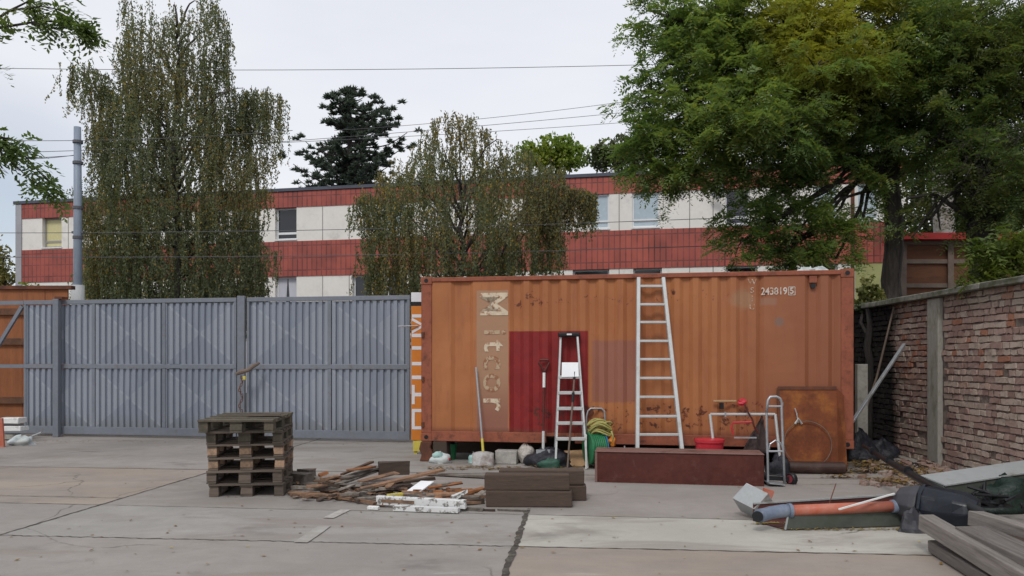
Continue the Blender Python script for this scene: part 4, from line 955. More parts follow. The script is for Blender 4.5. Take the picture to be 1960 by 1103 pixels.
# hand truck
hc = G(1489, 928); ht = thing('hand_truck', 'grey tubular hand truck with one red wheel standing at the chest end', 'hand truck', hc)
Yh = hc.y; k = Yh/F
H_ = lambda x, y, dy=0: P(x, y, Yh+dy)
tb = MB(); 
tb.tube([H_(1470,928), H_(1469,870), H_(1467,790)], .016, 8).build('rail', M['galv'], ht)
MB().tube([H_(1502,928), H_(1499,860), H_(1496,780), H_(1497,772), H_(1493,763), H_(1486,759.5), H_(1474,760), H_(1470,766), H_(1467,790)], .0165, 8).build('rail', M['galv'], ht, smooth=True)
for y in (778, 864): MB().tube([H_(1468,y), H_(1498,y)], .012, 6).build('crossbar', M['galv'], ht)
MB().tube([H_(1471,862), H_(1474,850), H_(1484,843), H_(1494,848), H_(1498,858)], .009, 6).build('hoop', M['galv'], ht)
MB().bar(H_(1467,923,-.06), H_(1498,926,-.06), .22, .012).build('toe_plate', M['galv'], ht)
MB().bar(H_(1470,915,.05), H_(1512,917,.05), .04, .05).build('axle', M['black'], ht)
for x in (1515,):
    w = H_(x, 917, .05); ax2 = Vector((1,.55,0)).normalized()
    wh = MB().tube([w-ax2*.035, w-ax2*.022, w+ax2*.022, w+ax2*.035], [.062,.075,.075,.062], 22).build('wheel', M['black'], ht, smooth=False)
    MB().tube([w-ax2*.040, w+ax2*.040], .048, 18).build('rim', M['redwheel'], wh)
w = H_(1458, 915, .12); MB().tube([w-ax2*.03, w+ax2*.03], .075, 20).build('wheel', M['black'], ht)

# rusty sheet with ring
rs = thing('rusty_panel', 'rusty orange steel panel with folded edge leaning on the container right end', 'panel', cline(1548, .3))
q = [CF(1489,743,.04), CF(1601,743,.04), CF(1605,893,.13), CF(1494,893,.13)]
for v in q[2:]: v.z = .01
o = MB().add(q, [(0,1,2,3)]).build('panel', M['rust'], rs); m_ = o.modifiers.new('thick','SOLIDIFY'); m_.thickness = .006; m_.offset = 0
MB().bar(q[0], q[1], .03, .045, (0,0,1)).build('top_edge', M['rustdark'], rs)
MB().bar(q[0], q[3], .02, .03, (1,0,0)).build('side_edge', M['rustdark'], rs)
f2 = [q[1], CF(1615,757,.03), CF(1622,893,.06), q[2]]; f2[2].z = .01
o = MB().add(f2, [(0,1,2,3)]).build('side_flange', M['rust'], rs); m_ = o.modifiers.new('thick','SOLIDIFY'); m_.thickness = .006
rg = thing('wire_ring', 'large pale metal hoop with a wing clamp leaning on the rusty panel', 'hoop', CF(1546,890,.45))
ctr = CF(1546,850,.17); e1 = Vector((cc,-cs,0)); e2 = Vector((cs*.12,cc*.18,1)).normalized()
MB().tube([ctr+(e1*math.cos(a)+e2*math.sin(a))*.305 for a in [2*math.pi*i/48 for i in range(48)]], .0055, 6, closed=True).build('hoop', M['shedpost'], rg, smooth=True)
tp = ctr+e1*-.11+e2*.29
MB().tube([tp+Vector((-.04,0,-.02)), tp+Vector((0,-.01,.05)), tp+Vector((.05,0,-.02))], .016, 6).tube([tp, tp+Vector((-.02,0,.12)), tp+Vector((-.045,0,.19))], .008, 6).build('clamp', M['alu'], rg)
# dark tube and stones
a, b_ = G(1506, 907), G(1619, 909)
tb_ = thing('metal_tube', 'thick dark brown tube lying in front of the rusty panel', 'tube', a)
MB().tube([a+Vector((0,.05,.082)), b_+Vector((0,.05,.082))], .08, 24).build('tube', M['browntube'], tb_, smooth=False)
MB().tube([b_+Vector((.001,.05,.082)), b_+Vector((.006,.05,.082))], .062, 20).build('opening', M['black'], tb_)
for x, y, r_, lab in ((1555,905,.085,'pale stone in front of the dark tube'), (1597,880,.12,'white lump resting at the right foot of the rusty panel'), (1534,884,.06,'small pale stone behind the dark tube')):
    c = G(x, y) if y > 900 else Gp(x, y, .05); tag(MB().blob(c, (r_,r_*.6,r_*.6), n=14, m=9, bump=.1, seed=int(x)).build('stone', M['stone'], loc=c, smooth=True), lab, 'stone')

# corner behind the container: slab, poles, pot
c = G(1652, 876); tag(MB().box((0,.06,.72), (.16,.10,1.44), j=.004).build('concrete_post', M['concrete'], loc=c, local=True, bevel=.008), 'grey concrete post standing in the gap between container and wall', 'post')
a = G(1616, 893); a.z = .32; b_ = P(1731, 659, 11.75); a = P(1617, 829, 11.0)
a2 = a+(a-b_)*.28; tag(MB().bar(a2, b_, .05, .035, j=.001).build('metal_bar', M['galv'], loc=a2, bevel=.004), 'pale metal bar slanting from the container corner up to the wall', 'bar')
a = P(1640, 800, 12.6); b_ = P(1711, 588, 12.4); a2 = P(1634, 850, 12.7)
tag(MB().tube([a2, a2.lerp(b_,.5)+Vector((.05,0,-.02)), b_], [.022,.018,.014], 8).build('wooden_pole', M['shedpost'], loc=a2), 'thin brown pole leaning up to the wall coping in the dark corner', 'pole')
c = G(1643, 882); tag(MB().blob(c, (.24,.2,.33), n=22, m=14, bump=.13, seed=31).build('black_sack', M['blackbag'], loc=c, smooth=True), 'black sack slumped at the right end of the container', 'bag')
c = G(1686, 874); tag(MB().blob(c, (.22,.2,.2), n=22, m=14, bump=.15, seed=32).build('black_sack', M['blackbag'], loc=c, smooth=True), 'low black sack at the sooty foot of the wall', 'bag')

# long black tube slanting to the bundle
a, b_ = P(1652, 853, 9.9), P(1885, 984, 6.25)
bt = thing('black_tube', 'long thin black tube slanting from the corner over the navy bundle', 'tube', b_)
MB().tube([a, a.lerp(b_,.33)+Vector((0,0,-.02)), a.lerp(b_,.66)+Vector((0,0,-.02)), b_], [.022,.036,.04,.034], 10).build('tube', M['black'], bt, smooth=True)
for t in (.12,.3,.48): q_ = a.lerp(b_, t); dd = (b_-a).normalized(); MB().tube([q_-dd*.02, q_+dd*.02], .048, 12).build('collar', M['black'], bt)

# grey channel, near part
n0 = G(1504, 1016); n1 = G(1800, 1006); 
ch_ = thing('duct_channel', 'long open grey-green duct channel lying on the pale slab', 'duct', n0)
dv = (n1-n0).normalized(); nv = Vector((-dv.y, dv.x, 0)); hN = .20
p0, p1 = n0, n0+dv*1.55
lean = nv*-.02
o = MB().add([p0, p1, p1+Vector((0,0,hN)), p0+Vector((0,0,hN))+dv*.04], [(0,1,2,3)]).build('front_wall', M['ductgrey'], ch_); m_ = o.modifiers.new('t','SOLIDIFY'); m_.thickness = .012
bk0 = n0+nv*.42+dv*-.10; bk1 = bk0+dv*1.9
o = MB().add([bk0, bk1, bk1+Vector((0,0,.22)), bk0+Vector((0,0,.16))], [(0,1,2,3)]).build('rear_wall', M['inside'], ch_); m_ = o.modifiers.new('t','SOLIDIFY'); m_.thickness = .012
MB().bar(bk0+Vector((0,0,.165)), bk1+Vector((0,0,.225)), .022, .014).build('rear_rim', M['ducttop'], ch_)
MB().bar(p0+Vector((0,0,.01))+dv*-.006, p0+Vector((0,0,hN))+dv*.034, .015, .012, (0,1,0)).build('end_rim', M['ducttop'], ch_)
o = MB().add([p0+Vector((0,0,.012)), p1+Vector((0,0,.012)), bk1+Vector((0,0,.012)), bk0+Vector((0,0,.012))], [(0,1,2,3)]).build('floor', M['inside'], ch_); m_ = o.modifiers.new('t','SOLIDIFY'); m_.thickness = .008
# far grey beam
f0 = Gp(1790, 926, .28); f1 = Gp(1962, 899, .36)
fb_ = thing('metal_casing', 'grey boxed metal casing with pale lid lying along the foot of the wall', 'duct', Vector((f0.x, f0.y, 0)))
d_ = (f1-f0); d_.z = 0; d_.normalize(); n_ = Vector((-d_.y, d_.x, 0)); e0 = Vector((f0.x,f0.y,0))-d_*.02-n_*.12; e1_ = Vector((f1.x,f1.y,0))+d_*.9-n_*.12
vs = []
for q_, hh in ((e0,.27),(e1_,.40)):
    for nn, zz in ((0,.0),(.26,.0),(.26,hh+.05),(0,hh)): vs.append(q_+n_*nn+Vector((0,0,zz)))
MB().add(vs, [(0,1,2,3),(4,7,6,5),(0,4,5,1),(1,5,6,2),(3,2,6,7),(0,3,7,4)]).build('casing', M['ductgrey'], fb_, bevel=.006)
vs = []
for q_, hh in ((e0,.275),(e1_,.405)):
    for nn, zz in ((-.015,hh),(.275,hh+.055),(.275,hh+.068),(-.015,hh+.013)): vs.append(q_+n_*nn+Vector((0,0,zz)))
MB().add(vs, [(0,1,2,3),(4,7,6,5),(0,4,5,1),(1,5,6,2),(3,2,6,7),(0,3,7,4)]).build('lid', M['ducttop'], fb_)
# orange pipe with grey-blue sockets
q0, q1 = Gp(1500, 978, .17), Gp(1712, 969, .19)
op = thing('drain_pipe', 'orange drain pipe with grey-blue bend lying in the duct channel', 'pipe', q0)
MB().tube([q0, q1], .048, 18).build('pipe', M['orangepipe'], op, smooth=True)
MB().tube([q1-(q1-q0).normalized()*.03, q1+(q1-q0).normalized()*.08], .058, 18).build('socket', M['pipeblue'], op, smooth=True)
e_ = [q0+(q1-q0).normalized()*.05, q0, q0+Vector((-.12,-.01,-.015)), q0+Vector((-.19,-.03,-.03)), q0+Vector((-.24,-.07,-.03))]
MB().tube(e_, [.058,.058,.057,.058,.06], 18).build('bend', M['pipeblue'], op, smooth=True)
MB().tube([e_[-1]-Vector((.02,.03,0)), e_[-1]-Vector((.026,.039,0))], .048, 16).build('bend_mouth', M['black'], op)
MB().tube([e_[0]+(q1-q0).normalized()*-.01, e_[0]+(q1-q0).normalized()*.02], .064, 18).build('socket_ring', M['pipeblue'], op)
# white cap box
cp = thing('chimney_cap', 'small white folded metal cap tipped beside the blue pipe bend', 'metal cap', G(1447, 996))
c0 = G(1447, 994); Y0 = c0.y+.06
pt = lambda x, y, d=0: P(x, y, Y0+d)
def sheet(n, q, m, t=.008):
    o = MB().add(q, [tuple(range(len(q)))]).build(n, m, cp); mm = o.modifiers.new('t','SOLIDIFY'); mm.thickness = t; mm.offset = 0; return o
RM = Matrix.Rotation(R(28),3,'Z') @ Matrix.Rotation(R(12),3,'X') @ Matrix.Rotation(R(47),3,'Y'); cc_ = pt(1446,963)+Vector((0,.02,0))
def fold(pts, nm, m, t=.006):
    o = MB().add([cc_+RM @ Vector(p) for p in pts], [tuple(range(len(pts)))]).build(nm, m, cp); mm = o.modifiers.new('t','SOLIDIFY'); mm.thickness = t; return o
a_ = .098; d_0, d_1 = -.13, .15
fold([(-a_,d_0,a_),(a_,d_0,a_),(a_,d_1,a_),(-a_,d_1,a_)], 'lid_side', M['worn']); fold([(-a_,d_0,-a_),(-a_,d_0,a_),(-a_,d_1,a_),(-a_,d_1,-a_)], 'lid_side', M['ducttop'])
fold([(-a_,d_0,-a_),(a_,d_0,-a_),(a_,d_0,a_),(-a_,d_0,a_)], 'front_side', M['worn']); fold([(-a_,d_0,-a_),(a_,d_0,-a_),(a_,d_1,-a_),(-a_,d_1,-a_)], 'bottom_side', M['ducttop'])
tag(MB().box(pt(1470,944,.22), (.10,.05,.07), Matrix.Rotation(R(20),3,'Y'), j=.006).build('brick_piece', M['orangepipe'], loc=pt(1470,944,.22)), 'small orange brick piece behind the metal cap', 'brick')
# stick and rod
a, b_ = Gp(1606, 975, .21), P(1712, 945, 6.95)
tag(MB().bar(a, b_, .018, .012).build('white_strip', M['whitepaint'], loc=a), 'white strip lying across the orange pipe', 'strip')
a, b_ = P(1584, 974, 6.98), P(1600, 926, 7.2); tag(MB().tube([a,b_], .005, 6).build('thin_rod', M['rustdark'], loc=a), 'thin dark rod sticking up from the duct channel', 'rod')
# navy bundle
ca, cb_ = P(1712, 958, 7.05), P(1868, 985, 6.6)
nb = thing('navy_barrel', 'navy plastic bin lying on its side with grey end on the duct', 'bin', Vector((ca.x, ca.y, 0)))
d_ = (cb_-ca).normalized(); pts = [ca+Vector((0,0,.01)), ca+d_*.04, ca+d_*.16, ca+d_*.22, ca+d_*.50, cb_+d_*.02]
MB().tube(pts[:4], [.07,.135,.175,.185], 9).build('end_cap', M['greyplas'], nb, bevel=.012, seg=2)
nm_ = MB().tube([pts[3]+d_*.001, pts[3].lerp(pts[4],.5), pts[4], pts[4].lerp(pts[5],.5), pts[5]], [.188,.18,.185,.165,.13], 11); nm_.v = [v+Vector((U(-1,1),U(-1,1),U(-1,1)))*.012 for v in nm_.v]; nm_.build('body', M['navy'], nb, bevel=.015, seg=2)
MB().tube([pts[3]+d_*.02, pts[3]+d_*.04], .20, 9).build('ridge', M['navy'], nb)
c = P(1752, 985, 6.8); tag(MB().blob(Vector((c.x,c.y,0)), (.15,.10,.17), n=20, m=12, bump=.10, seed=41, rot=.4).build('grey_sack', M['greyplas'], loc=Vector((c.x,c.y,0)), smooth=False), 'dark grey crumpled sack wedged under the navy bin', 'sack')
c = G(1925, 985); tag(MB().blob(c+Vector((.1,.25,0)), (.50,.22,.24), n=26, m=14, bump=.15, seed=42).build('green_tarp', M['tarp'], loc=c, smooth=True), 'dark green tarpaulin heaped behind the grey beams', 'tarpaulin')
c = P(1895, 945, 7.3); tg = MB()
for i in range(9):
    a = c+Vector((U(-.18,.25), U(-.1,.1), U(-.12,.04))); tg.tube([a, a+Vector((U(-.15,.15),U(-.05,.05),U(-.03,.09))), a+Vector((U(-.3,.3),U(-.05,.05),U(-.08,.05)))], .016, 6)
tg.blob(c+Vector((.02,0,-.12)), (.14,.1,.07), n=12, m=8, bump=.2, seed=6)
tag(tg.build('cable_tangle', M['black'], loc=c), 'tangle of black cable on the tarpaulin', 'cable')
# weathered beams, lower right
def beam(p, q, w, t, lab, mt='weather'): 
    p, q = Vector(p), Vector(q); q = q+(q-p)*.25
    o = obar('wooden_beam', M[mt], p, q, w, t, .008, .008); return tag(o, lab, 'beam', 'weathered beams in the near right corner')
beam(Gp(1795,1046,.055), Gp(1925,1125,.055), .14, .10, 'lowest long grey beam, flat on the slab at the picture edge')
beam(Gp(1772,1000,.22), Gp(1935,1095,.18), .12, .12, 'pale round-edged beam leaning beside the lowest one')
beam(Gp(1830,1050,.10), Gp(1990,1125,.10), .12, .10, 'brown-grey beam between the lowest and the split one')
beam(Gp(1858,1020,.24), Gp(1975,1075,.24), .22, .10, 'wide splintered pale board on top of the beams')
beam(Gp(1868,992,.28), Gp(1975,1022,.28), .13, .11, 'uppermost grey beam, nearest the tarpaulin')
beam(Gp(1935,1035,.20), Gp(1990,1060,.2), .16, .10, 'dark brown beam end at the right picture edge', 'sleeper')

# bits by the left fence
wbg = G(35, 852)
tag(MB().blob(wbg+Vector((.02,.05,0)), (.24,.16,.12), n=18, m=12, bump=.15, seed=51, rot=-.3).build('white_bag', M['bag'], loc=wbg, smooth=True), 'white crumpled bag at the left foot of the gate', 'bag')
for i, (y, dx) in enumerate(((813,0),(826,.04),(842,-.1))):
    c = P(22, y, 14.6); tag(MB().box((0,0,0), (.42,.25,.10), j=.01).build('white_crate', M['whitepaint'] if i < 2 else M['concrete'], loc=(c.x+dx, 14.6, .46-.155*i-.09), local=True, bevel=.01), ('topmost pale box stacked left of the gate','middle pale box stacked left of the gate','grey lowest box stacked left of the gate')[i], 'box')
c = G(2, 856); tag(MB().prism([(-.2,0),(.06,0),(.03,.5),(-.1,.5)], -.02, .02).build('warning_board', M['orangepipe'], loc=c, local=True), 'orange-red board edge at the far left by the fence', 'board')
a, b_ = P(48,840,14.4), P(80,828,14.3); tag(MB().tube([Vector((a.x,a.y,.03)), b_], .02, 6).build('metal_rod', M['galv'], loc=a), 'thin grey rod propped at the left foot of the gate', 'rod')

# litter, stones, fallen leaves
def litter(name, lab, spots, mt, smin, smax, zmax=.03, kind='stuff'):
    vs = []; fs = []; 
    for (cx_, cy_, rx, ry, n_) in spots:
        for _ in range(n_):
            a = U(0,6.28); r_ = math.sqrt(random.random())*(1+.3*random.gauss(0,1)*.5); x, y = cx_+rx*r_*math.cos(a), cy_+ry*r_*math.sin(a)
            s_ = U(smin, smax); t = U(0,6.28); z = .004+U(0,zmax); tl_ = U(-.4,.4)*s_
            c_, q_ = math.cos(t)*s_, math.sin(t)*s_; n = len(vs)
            vs += [(x-c_,y-q_,z), (x+q_*.5,y-c_*.5,z+tl_*.3+.003), (x+c_,y+q_,z+abs(tl_)), (x-q_*.5,y+c_*.5,z+.004)]
            fs.append((n,n+1,n+2,n+3))
    m = bpy.data.meshes.new(name); m.from_pydata(vs, [], fs); m.materials.append(mt); o = bpy.data.objects.new(name, m); COL.objects.link(o); tag(o, lab, None, None, kind); return o
LM = leafmat('fallen_leaf', [(.30,.19,.05),(.16,.09,.035),(.10,.07,.03),(.42,.34,.07)], 2, .1)
LM2 = leafmat('yellow_leaf', [(.34,.27,.07),(.26,.20,.08),(.16,.11,.045)], 2, .1)
gg = lambda x, y: G(x, y)
sp_ = []
for x, y, rx, ry, n_ in ((1680,893,.45,.35,500),(1740,905,.5,.4,520),(1640,905,.3,.12,160),(1790,925,.5,.3,240),(1700,925,.35,.2,200),(1620,915,.3,.06,60)):
    c = gg(x,y); sp_.append((c.x,c.y,rx,ry,n_))
litter('fallen_leaves', 'yellow and brown leaves gathered at the foot of the brick wall', sp_, LM, .02, .045, .05)
sp_ = []
for x in range(830, 1140, 22): c = gg(x, 897+U(-3,4)); sp_.append((c.x, c.y, .14, .06, 26))
litter('fallen_leaves', 'line of brown leaves along the ground before the container', sp_, LM, .015, .035, .025)
sp_ = []
for x in range(1460, 1790, 22): c = gg(x, 1015 if x > 1500 else 1004); sp_.append((c.x, c.y, .10, .03, 12 if x > 1500 else 60))
litter('fallen_leaves', 'yellow leaves along the bottom of the duct channel', sp_, LM2, .01, .024, .015)
litter('fallen_leaves', 'single leaves scattered over the concrete yard', [(-1,8.5,6,4.2,190),(0,6.5,4.5,1.6,60),(-8,14.3,3,.3,160),(-3,14,2,.25,60)], LM, .010, .028, .004)
c = gg(745,955); litter('wood_chips', 'wood chips and splinters under the scrap heap', [(c.x, c.y+.15, 1.05, .32, 900)], leafmat('chips', [(.15,.085,.05),(.07,.05,.035),(.26,.14,.07)], 3, 0), .012, .04, .035)
st_ = MB()
for k in range(150):
    c = gg(U(1650,1820), U(885,935)); c.x = min(c.x, 5.55+.038*c.y); s_ = U(.015,.06); st_.box((c.x,c.y,s_*.4), (s_*2,s_*1.5,s_*1.1), Matrix.Rotation(U(0,3),3,'Z'), j=s_*.3)
tag(st_.build('rubble', mat('rubble_stone', (.24,.15,.12), .95, .5, 9, dirt=(.30,.27,.24), dthr=.55)), 'broken brick rubble at the foot of the wall', None, None, 'stuff')
tw = MB()
for k in range(40):
    c = gg(U(1650,1780), U(880,915)); a = U(0,3.14); L = U(.1,.35); d = Vector((math.cos(a),math.sin(a),U(-.1,.2)))*L
    tw.tube([c+Vector((0,0,.03)), c+d*.5+Vector((0,0,.06)), c+d+Vector((0,0,.03))], .006, 5)
tag(tw.build('twigs', M['darkbark']), 'dry twigs in the leaf litter by the wall', None, None, 'stuff')
fl = MB()
for x, y in ((1015,523),(1045,521),(1100,519),(1150,518),(1400,513),(1500,514),(1545,512),(1560,512),(1575,511),(1582,512),(1618,513),(870,528),(880,527),(985,525),(990,524),(1005,524),(1030,523)):
    big = x in (1560,1575,1582,1545); c = CM @ Vector((cu(x), .3, HT-.015)); s_ = .09 if big else U(.03,.05); fl.blob(c, (s_,s_,s_*.7), n=8, m=6, bump=.2, seed=x)
tag(fl.build('roof_litter', M['bag']), 'pale scraps and stones lying along the container roof edge', None, None, 'stuff')

# ------------------------------------------------------------------ vegetation
def quads(name, C, A, B, mt, parent=None):
    C, A, B = (np.asarray(q, dtype=np.float32) for q in (C, A, B)); n = len(C)
    V = np.stack([C-A, C+B, C+A, C-B], 1).reshape(-1, 3)
    if parent is not None: V = V-np.array(ROOTS[parent.name].translation, dtype=np.float32)
    me = bpy.data.meshes.new(name); me.vertices.add(4*n); me.vertices.foreach_set('co', V.ravel())
    me.loops.add(4*n); me.loops.foreach_set('vertex_index', np.arange(4*n, dtype=np.int32))
    me.polygons.add(n); me.polygons.foreach_set('loop_start', np.arange(0, 4*n, 4, dtype=np.int32)); me.polygons.foreach_set('loop_total', np.full(n, 4, dtype=np.int32))
    me.materials.append(mt); me.update(); me.validate()
    o = bpy.data.objects.new(name, me); COL.objects.link(o)
    if parent is not None: o.parent = parent; ROOTS[o.name] = ROOTS[parent.name]
    return o
def rv(n): v = rng.normal(size=(n,3)); return v/np.linalg.norm(v, axis=1, keepdims=True)
def limb(m, a, b_, r0, r1, sag=0.0, n=7, wob=.04):
    a, b_ = Vector(a), Vector(b_); L = (b_-a).length; pts = []; rs = []
    for i in range(n+1):
        t = i/n; p = a.lerp(b_, t)+Vector((0,0,1))*(sag*4*t*(1-t)); p += Vector((U(-1,1),U(-1,1),U(-1,1)))*wob*L*(0 < i < n)
        pts.append(p); rs.append(r0+(r1-r0)*t)
    m.tube(pts, rs, 7); return pts
def weeping(name, lab, Y, tx_, rows, lobes, leafm, nst, wood=M['birchbark'], dens=1.0, grp=None, top=None, seed=1):
    base = P(tx_, 690, Y); base.z = 0; t = thing(name, lab, 'tree', base, 0, grp)
    rows = sorted(rows); ys = np.array([r[0] for r in rows]); ls = np.array([r[1] for r in rows]); rs_ = np.array([r[2] for r in rows]); k = Y/F
    m = MB(); topz = P(0, top, Y).z
    limb(m, base, (base.x+.1, Y, topz*.45), .15, .09, wob=.01); limb(m, (base.x+.1,Y,topz*.45), (base.x+.0,Y,topz-.6), .09, .01, wob=.02)
    C = []; A = []; B = []; S = MB()
    W = (rs_-ls).astype(float); wy = np.linspace(ys[0], ys[-1], 200); ww = np.interp(wy, ys, W); ww = ww*np.interp(wy, [ys[0], ys[0]+60, ys[-1]], [.5,1,1]); ww /= ww.sum()
    starts = []
    ph = rng.uniform(0,6.28,6)
    while len(starts) < nst:
        y = rng.choice(wy, p=ww)+rng.uniform(-2,2); l, r = np.interp(y, ys, ls), np.interp(y, ys, rs_); u = rng.uniform(-1,1)
        u = np.sign(u)*abs(u)**.85; wv = 1+.10*math.sin(y/23+ph[0]+(2 if u > 0 else 0))+.07*math.sin(y/9+ph[1]*(1 if u > 0 else 2)); x = (l+r)/2+u*(r-l)/2*wv
        den = .5+.5*math.sin(x/19+ph[2]+y/60)*math.sin(y/27+ph[3]-x/70)+.35*math.sin(x/8.5+ph[4])*math.sin(y/12+ph[5])+.35*(y-ys[0])/(ys[-1]-ys[0])
        if rng.uniform() > den: continue
        hw = (r-l)/2*k; v = rng.uniform(-1,1)*math.sqrt(max(1-u*u, 0.02)); p = P(x, y, Y); starts.append((p.x, Y+v*hw*.85, p.z, rng.uniform(.35,1.5)))
    for (x0, y0, x1, y1, n_, ln) in lobes:
        for i in range(n_):
            s_ = rng.uniform(0,1); x = x0+(x1-x0)*s_; y = y0+(y1-y0)*s_-18*math.sin(math.pi*s_)+rng.uniform(-4,6); p = P(x,y,Y); starts.append((p.x, Y+rng.uniform(-.35,.35), p.z, rng.uniform(.35,1)*ln))
    for j, (x, yy, z, L) in enumerate(starts):
        L = min(L, max(z-1.8, .3)); n = max(int(L/.0145*dens), 4); s_ = np.sort(rng.uniform(0,1,n))
        sway = rng.normal(0,.05,2); px = x+sway[0]*s_**1.5*L*2+.02*np.sin(s_*9+j); py = yy+sway[1]*s_**1.5*L*2; pz = z-L*s_
        fl_ = rng.uniform(.012,.045); c = np.stack([px+rng.normal(0,fl_,n), py+rng.normal(0,fl_,n), pz], 1); C.append(c)
        d = rv(n)*.75+np.array([0,0,-1.0]); d /= np.linalg.norm(d, axis=1, keepdims=True); w = np.cross(d, rv(n)); w /= np.linalg.norm(w, axis=1, keepdims=True)+1e-6
        sz = rng.uniform(.018,.040,n)[:,None]; A.append(d*sz); B.append(w*sz*.55)
        if j % 2 == 0: S.tube([(x,yy,z+.02), (x+sway[0]*L*.7,yy+sway[1]*L*.7,z-L*.5), (x+sway[0]*2*L,yy+sway[1]*2*L,z-L)], [.006,.005,.003], 3, cap=False)
        if j % 70 == 0:
            zb = max(min(z-abs(x-base.x)*.9-.2, topz-.6), 1.6); a = Vector((base.x+.05, Y, zb)); limb(m, a, (x,yy,z), .035, .008, .25+.12*abs(x-base.x), 8, .03)
    m.build('trunk', wood, t, smooth=True); S.build('twigs', wood, t); quads('crown', np.concatenate(C), np.concatenate(A), np.concatenate(B), leafm, t)
    return t
LB = leafmat('birch_leaf', [(.125,.155,.088),(.19,.205,.118),(.215,.19,.098),(.36,.26,.07)], .42, .45, rough=.75)
LB2 = leafmat('birch_leaf_small', [(.125,.150,.082),(.20,.205,.112),(.23,.185,.095),(.40,.27,.06)], .5, .45, rough=.75)
weeping('weeping_birch', 'tall weeping birch behind the gate, taller than the building', 20, 335,
  [(2,262,405),(40,240,432),(90,238,436),(130,230,442),(185,222,452),(230,198,478),(300,178,498),(360,172,502),(420,172,502),(500,176,508),(575,184,505)],
  [(112,140,215,150,60,1.4),(170,170,240,200,50,1.3),(455,190,545,190,75,1.9),(440,215,520,210,40,1.5),(470,330,530,300,20,.8),(235,20,262,0,14,.9),(395,0,430,30,14,1.0)], LB, 3000, top=8)
weeping('weeping_birch', 'lower broad weeping birch left of the container, in front of the red bands', 19, 880,
  [(225,850,915),(245,815,935),(275,785,985),(300,758,1028),(330,725,1062),(365,705,1085),(400,690,1095),(450,690,1060),(500,715,1020),(560,730,960),(600,740,930)],
  [(1050,395,1140,375,130,1.1),(1000,400,1115,365,110,1.2),(1010,350,1080,330,50,.9),(820,250,880,225,22,.9),(880,225,945,262,16,.6),(672,400,720,380,40,1.0),(930,330,1000,310,30,.9)], LB2, 1600, top=240)

def conifer():
    Y = 46; base = P(668,690,Y); base.z = 0
    t = thing('pine_tree', 'dark blue-green pine rising behind the flat-roofed building', 'tree', base); m = MB()
    topz = P(0,150,Y).z; m.tube([base, (base.x,Y,topz*.6), (base.x+.1,Y,topz-.6)], [.4,.26,.04], 8)
    rows = [(150,658,682),(182,645,695),(200,620,760),(235,604,782),(262,592,792),(300,572,780),(335,545,770),(356,580,755),(404,590,740)]
    ys = [r[0] for r in rows]; tufts = []
    for i in range(170):
        y = 166+238*rng.uniform()**.85; l, r = np.interp(y, ys, [q[1] for q in rows]), np.interp(y, ys, [q[2] for q in rows]); side = rng.choice([-1,1]); an = rng.uniform(-1.5,1.5)
        hw = ((r-668) if side > 0 else (668-l))*Y/F; reach = hw*rng.uniform(.62,1.14)
        dx, dy = side*math.cos(an)*reach, math.sin(an)*reach; z = P(0,y,Y).z; a = Vector((base.x, Y, z-.35*reach*.6)); e = Vector((base.x+dx, Y+dy, z+.1)); pts = limb(m, a, a.lerp(e, .88), .06, .02, -.12*reach, 6, .02)
        for s_ in np.arange(.22, 1.02, .75/max(reach,.8)):
            p = a.lerp(e, min(s_,1)); tufts.append((p.x+rng.normal(0,.16), p.y+rng.normal(0,.2), p.z-.12*reach*4*s_*(1-s_)+rng.uniform(-.08,.16)))
    T = np.array(tufts); T = np.concatenate([T, T[::2]+rng.normal(0,.22,T[::2].shape)]); n = 60; C = np.repeat(T, n, 0); d = rv(len(C)); d[:,2] = abs(d[:,2])*.9-.15; d /= np.linalg.norm(d,axis=1,keepdims=True); L = rng.uniform(.10,.19,len(C))[:,None]
    w = np.cross(d, rv(len(C))); w /= np.linalg.norm(w,axis=1,keepdims=True); m.build('trunk', M['darkbark'], t)
    quads('crown', C+d*L, d*L, w*.038, leafmat('pine_needle', [(.050,.070,.060),(.105,.130,.105),(.07,.095,.07)], .5, .3), t)
conifer()

def clumpy(name, lab, Y, tx_, blobs, leafm, nper, trunk=None, sz=.2, base_z=0, depth=1.0, group=None, cat='tree', fl=.6, wood='darkbark'):
    base = P(tx_, 690, Y); base.z = base_z; t = thing(name, lab, cat, base, 0, group); k = Y/F; m = MB(); C = []
    for (x, y, rx, ry, *q) in blobs:
        p = P(x,y,Y+rng.uniform(-.5,.5)*depth); n = int(nper*rx*ry/2500*(q[0] if q else 1)); u = rv(n)*(rng.uniform(0,1,n)**.38)[:,None]
        lump = 1+.16*np.sin(u[:,0]*9+x)+.16*np.sin(u[:,2]*8+y); C.append(np.array(p)+u*lump[:,None]*np.array([rx*k, (rx+ry)/2*k*depth, ry*k]))
        limb(m, (base.x,Y,max(p.z*.55,.3)), p, .07*Y/20, .02, .1, 6)
    limb(m, base, (base.x,Y,P(0,blobs[0][1],Y).z), .14*Y/20, .05, wob=.015)
    C = np.concatenate(C); n = len(C); d = rv(n); w = np.cross(d, rv(n)); w /= np.linalg.norm(w,axis=1,keepdims=True); s_ = rng.uniform(.6,1.2,n)[:,None]*sz
    m.build('trunk', M[wood], t, smooth=True); quads('crown', C, d*s_, w*s_*fl, leafm, t); return t
LY = leafmat('yellow_green_leaf', [(.12,.19,.03),(.20,.27,.04),(.30,.30,.03)], .25, .35)
LD = leafmat('dull_green_leaf', [(.045,.065,.025),(.08,.10,.035),(.10,.10,.04)], .25, .25)
clumpy('deciduous_tree', 'bright yellow-green round tree beyond the roof', 52, 1058, [(1058,285,50,25),(1020,300,38,22),(1100,300,35,26),(1060,310,55,25),(1080,275,26,16),(1008,285,22,14)], LY, 1500, sz=.16)
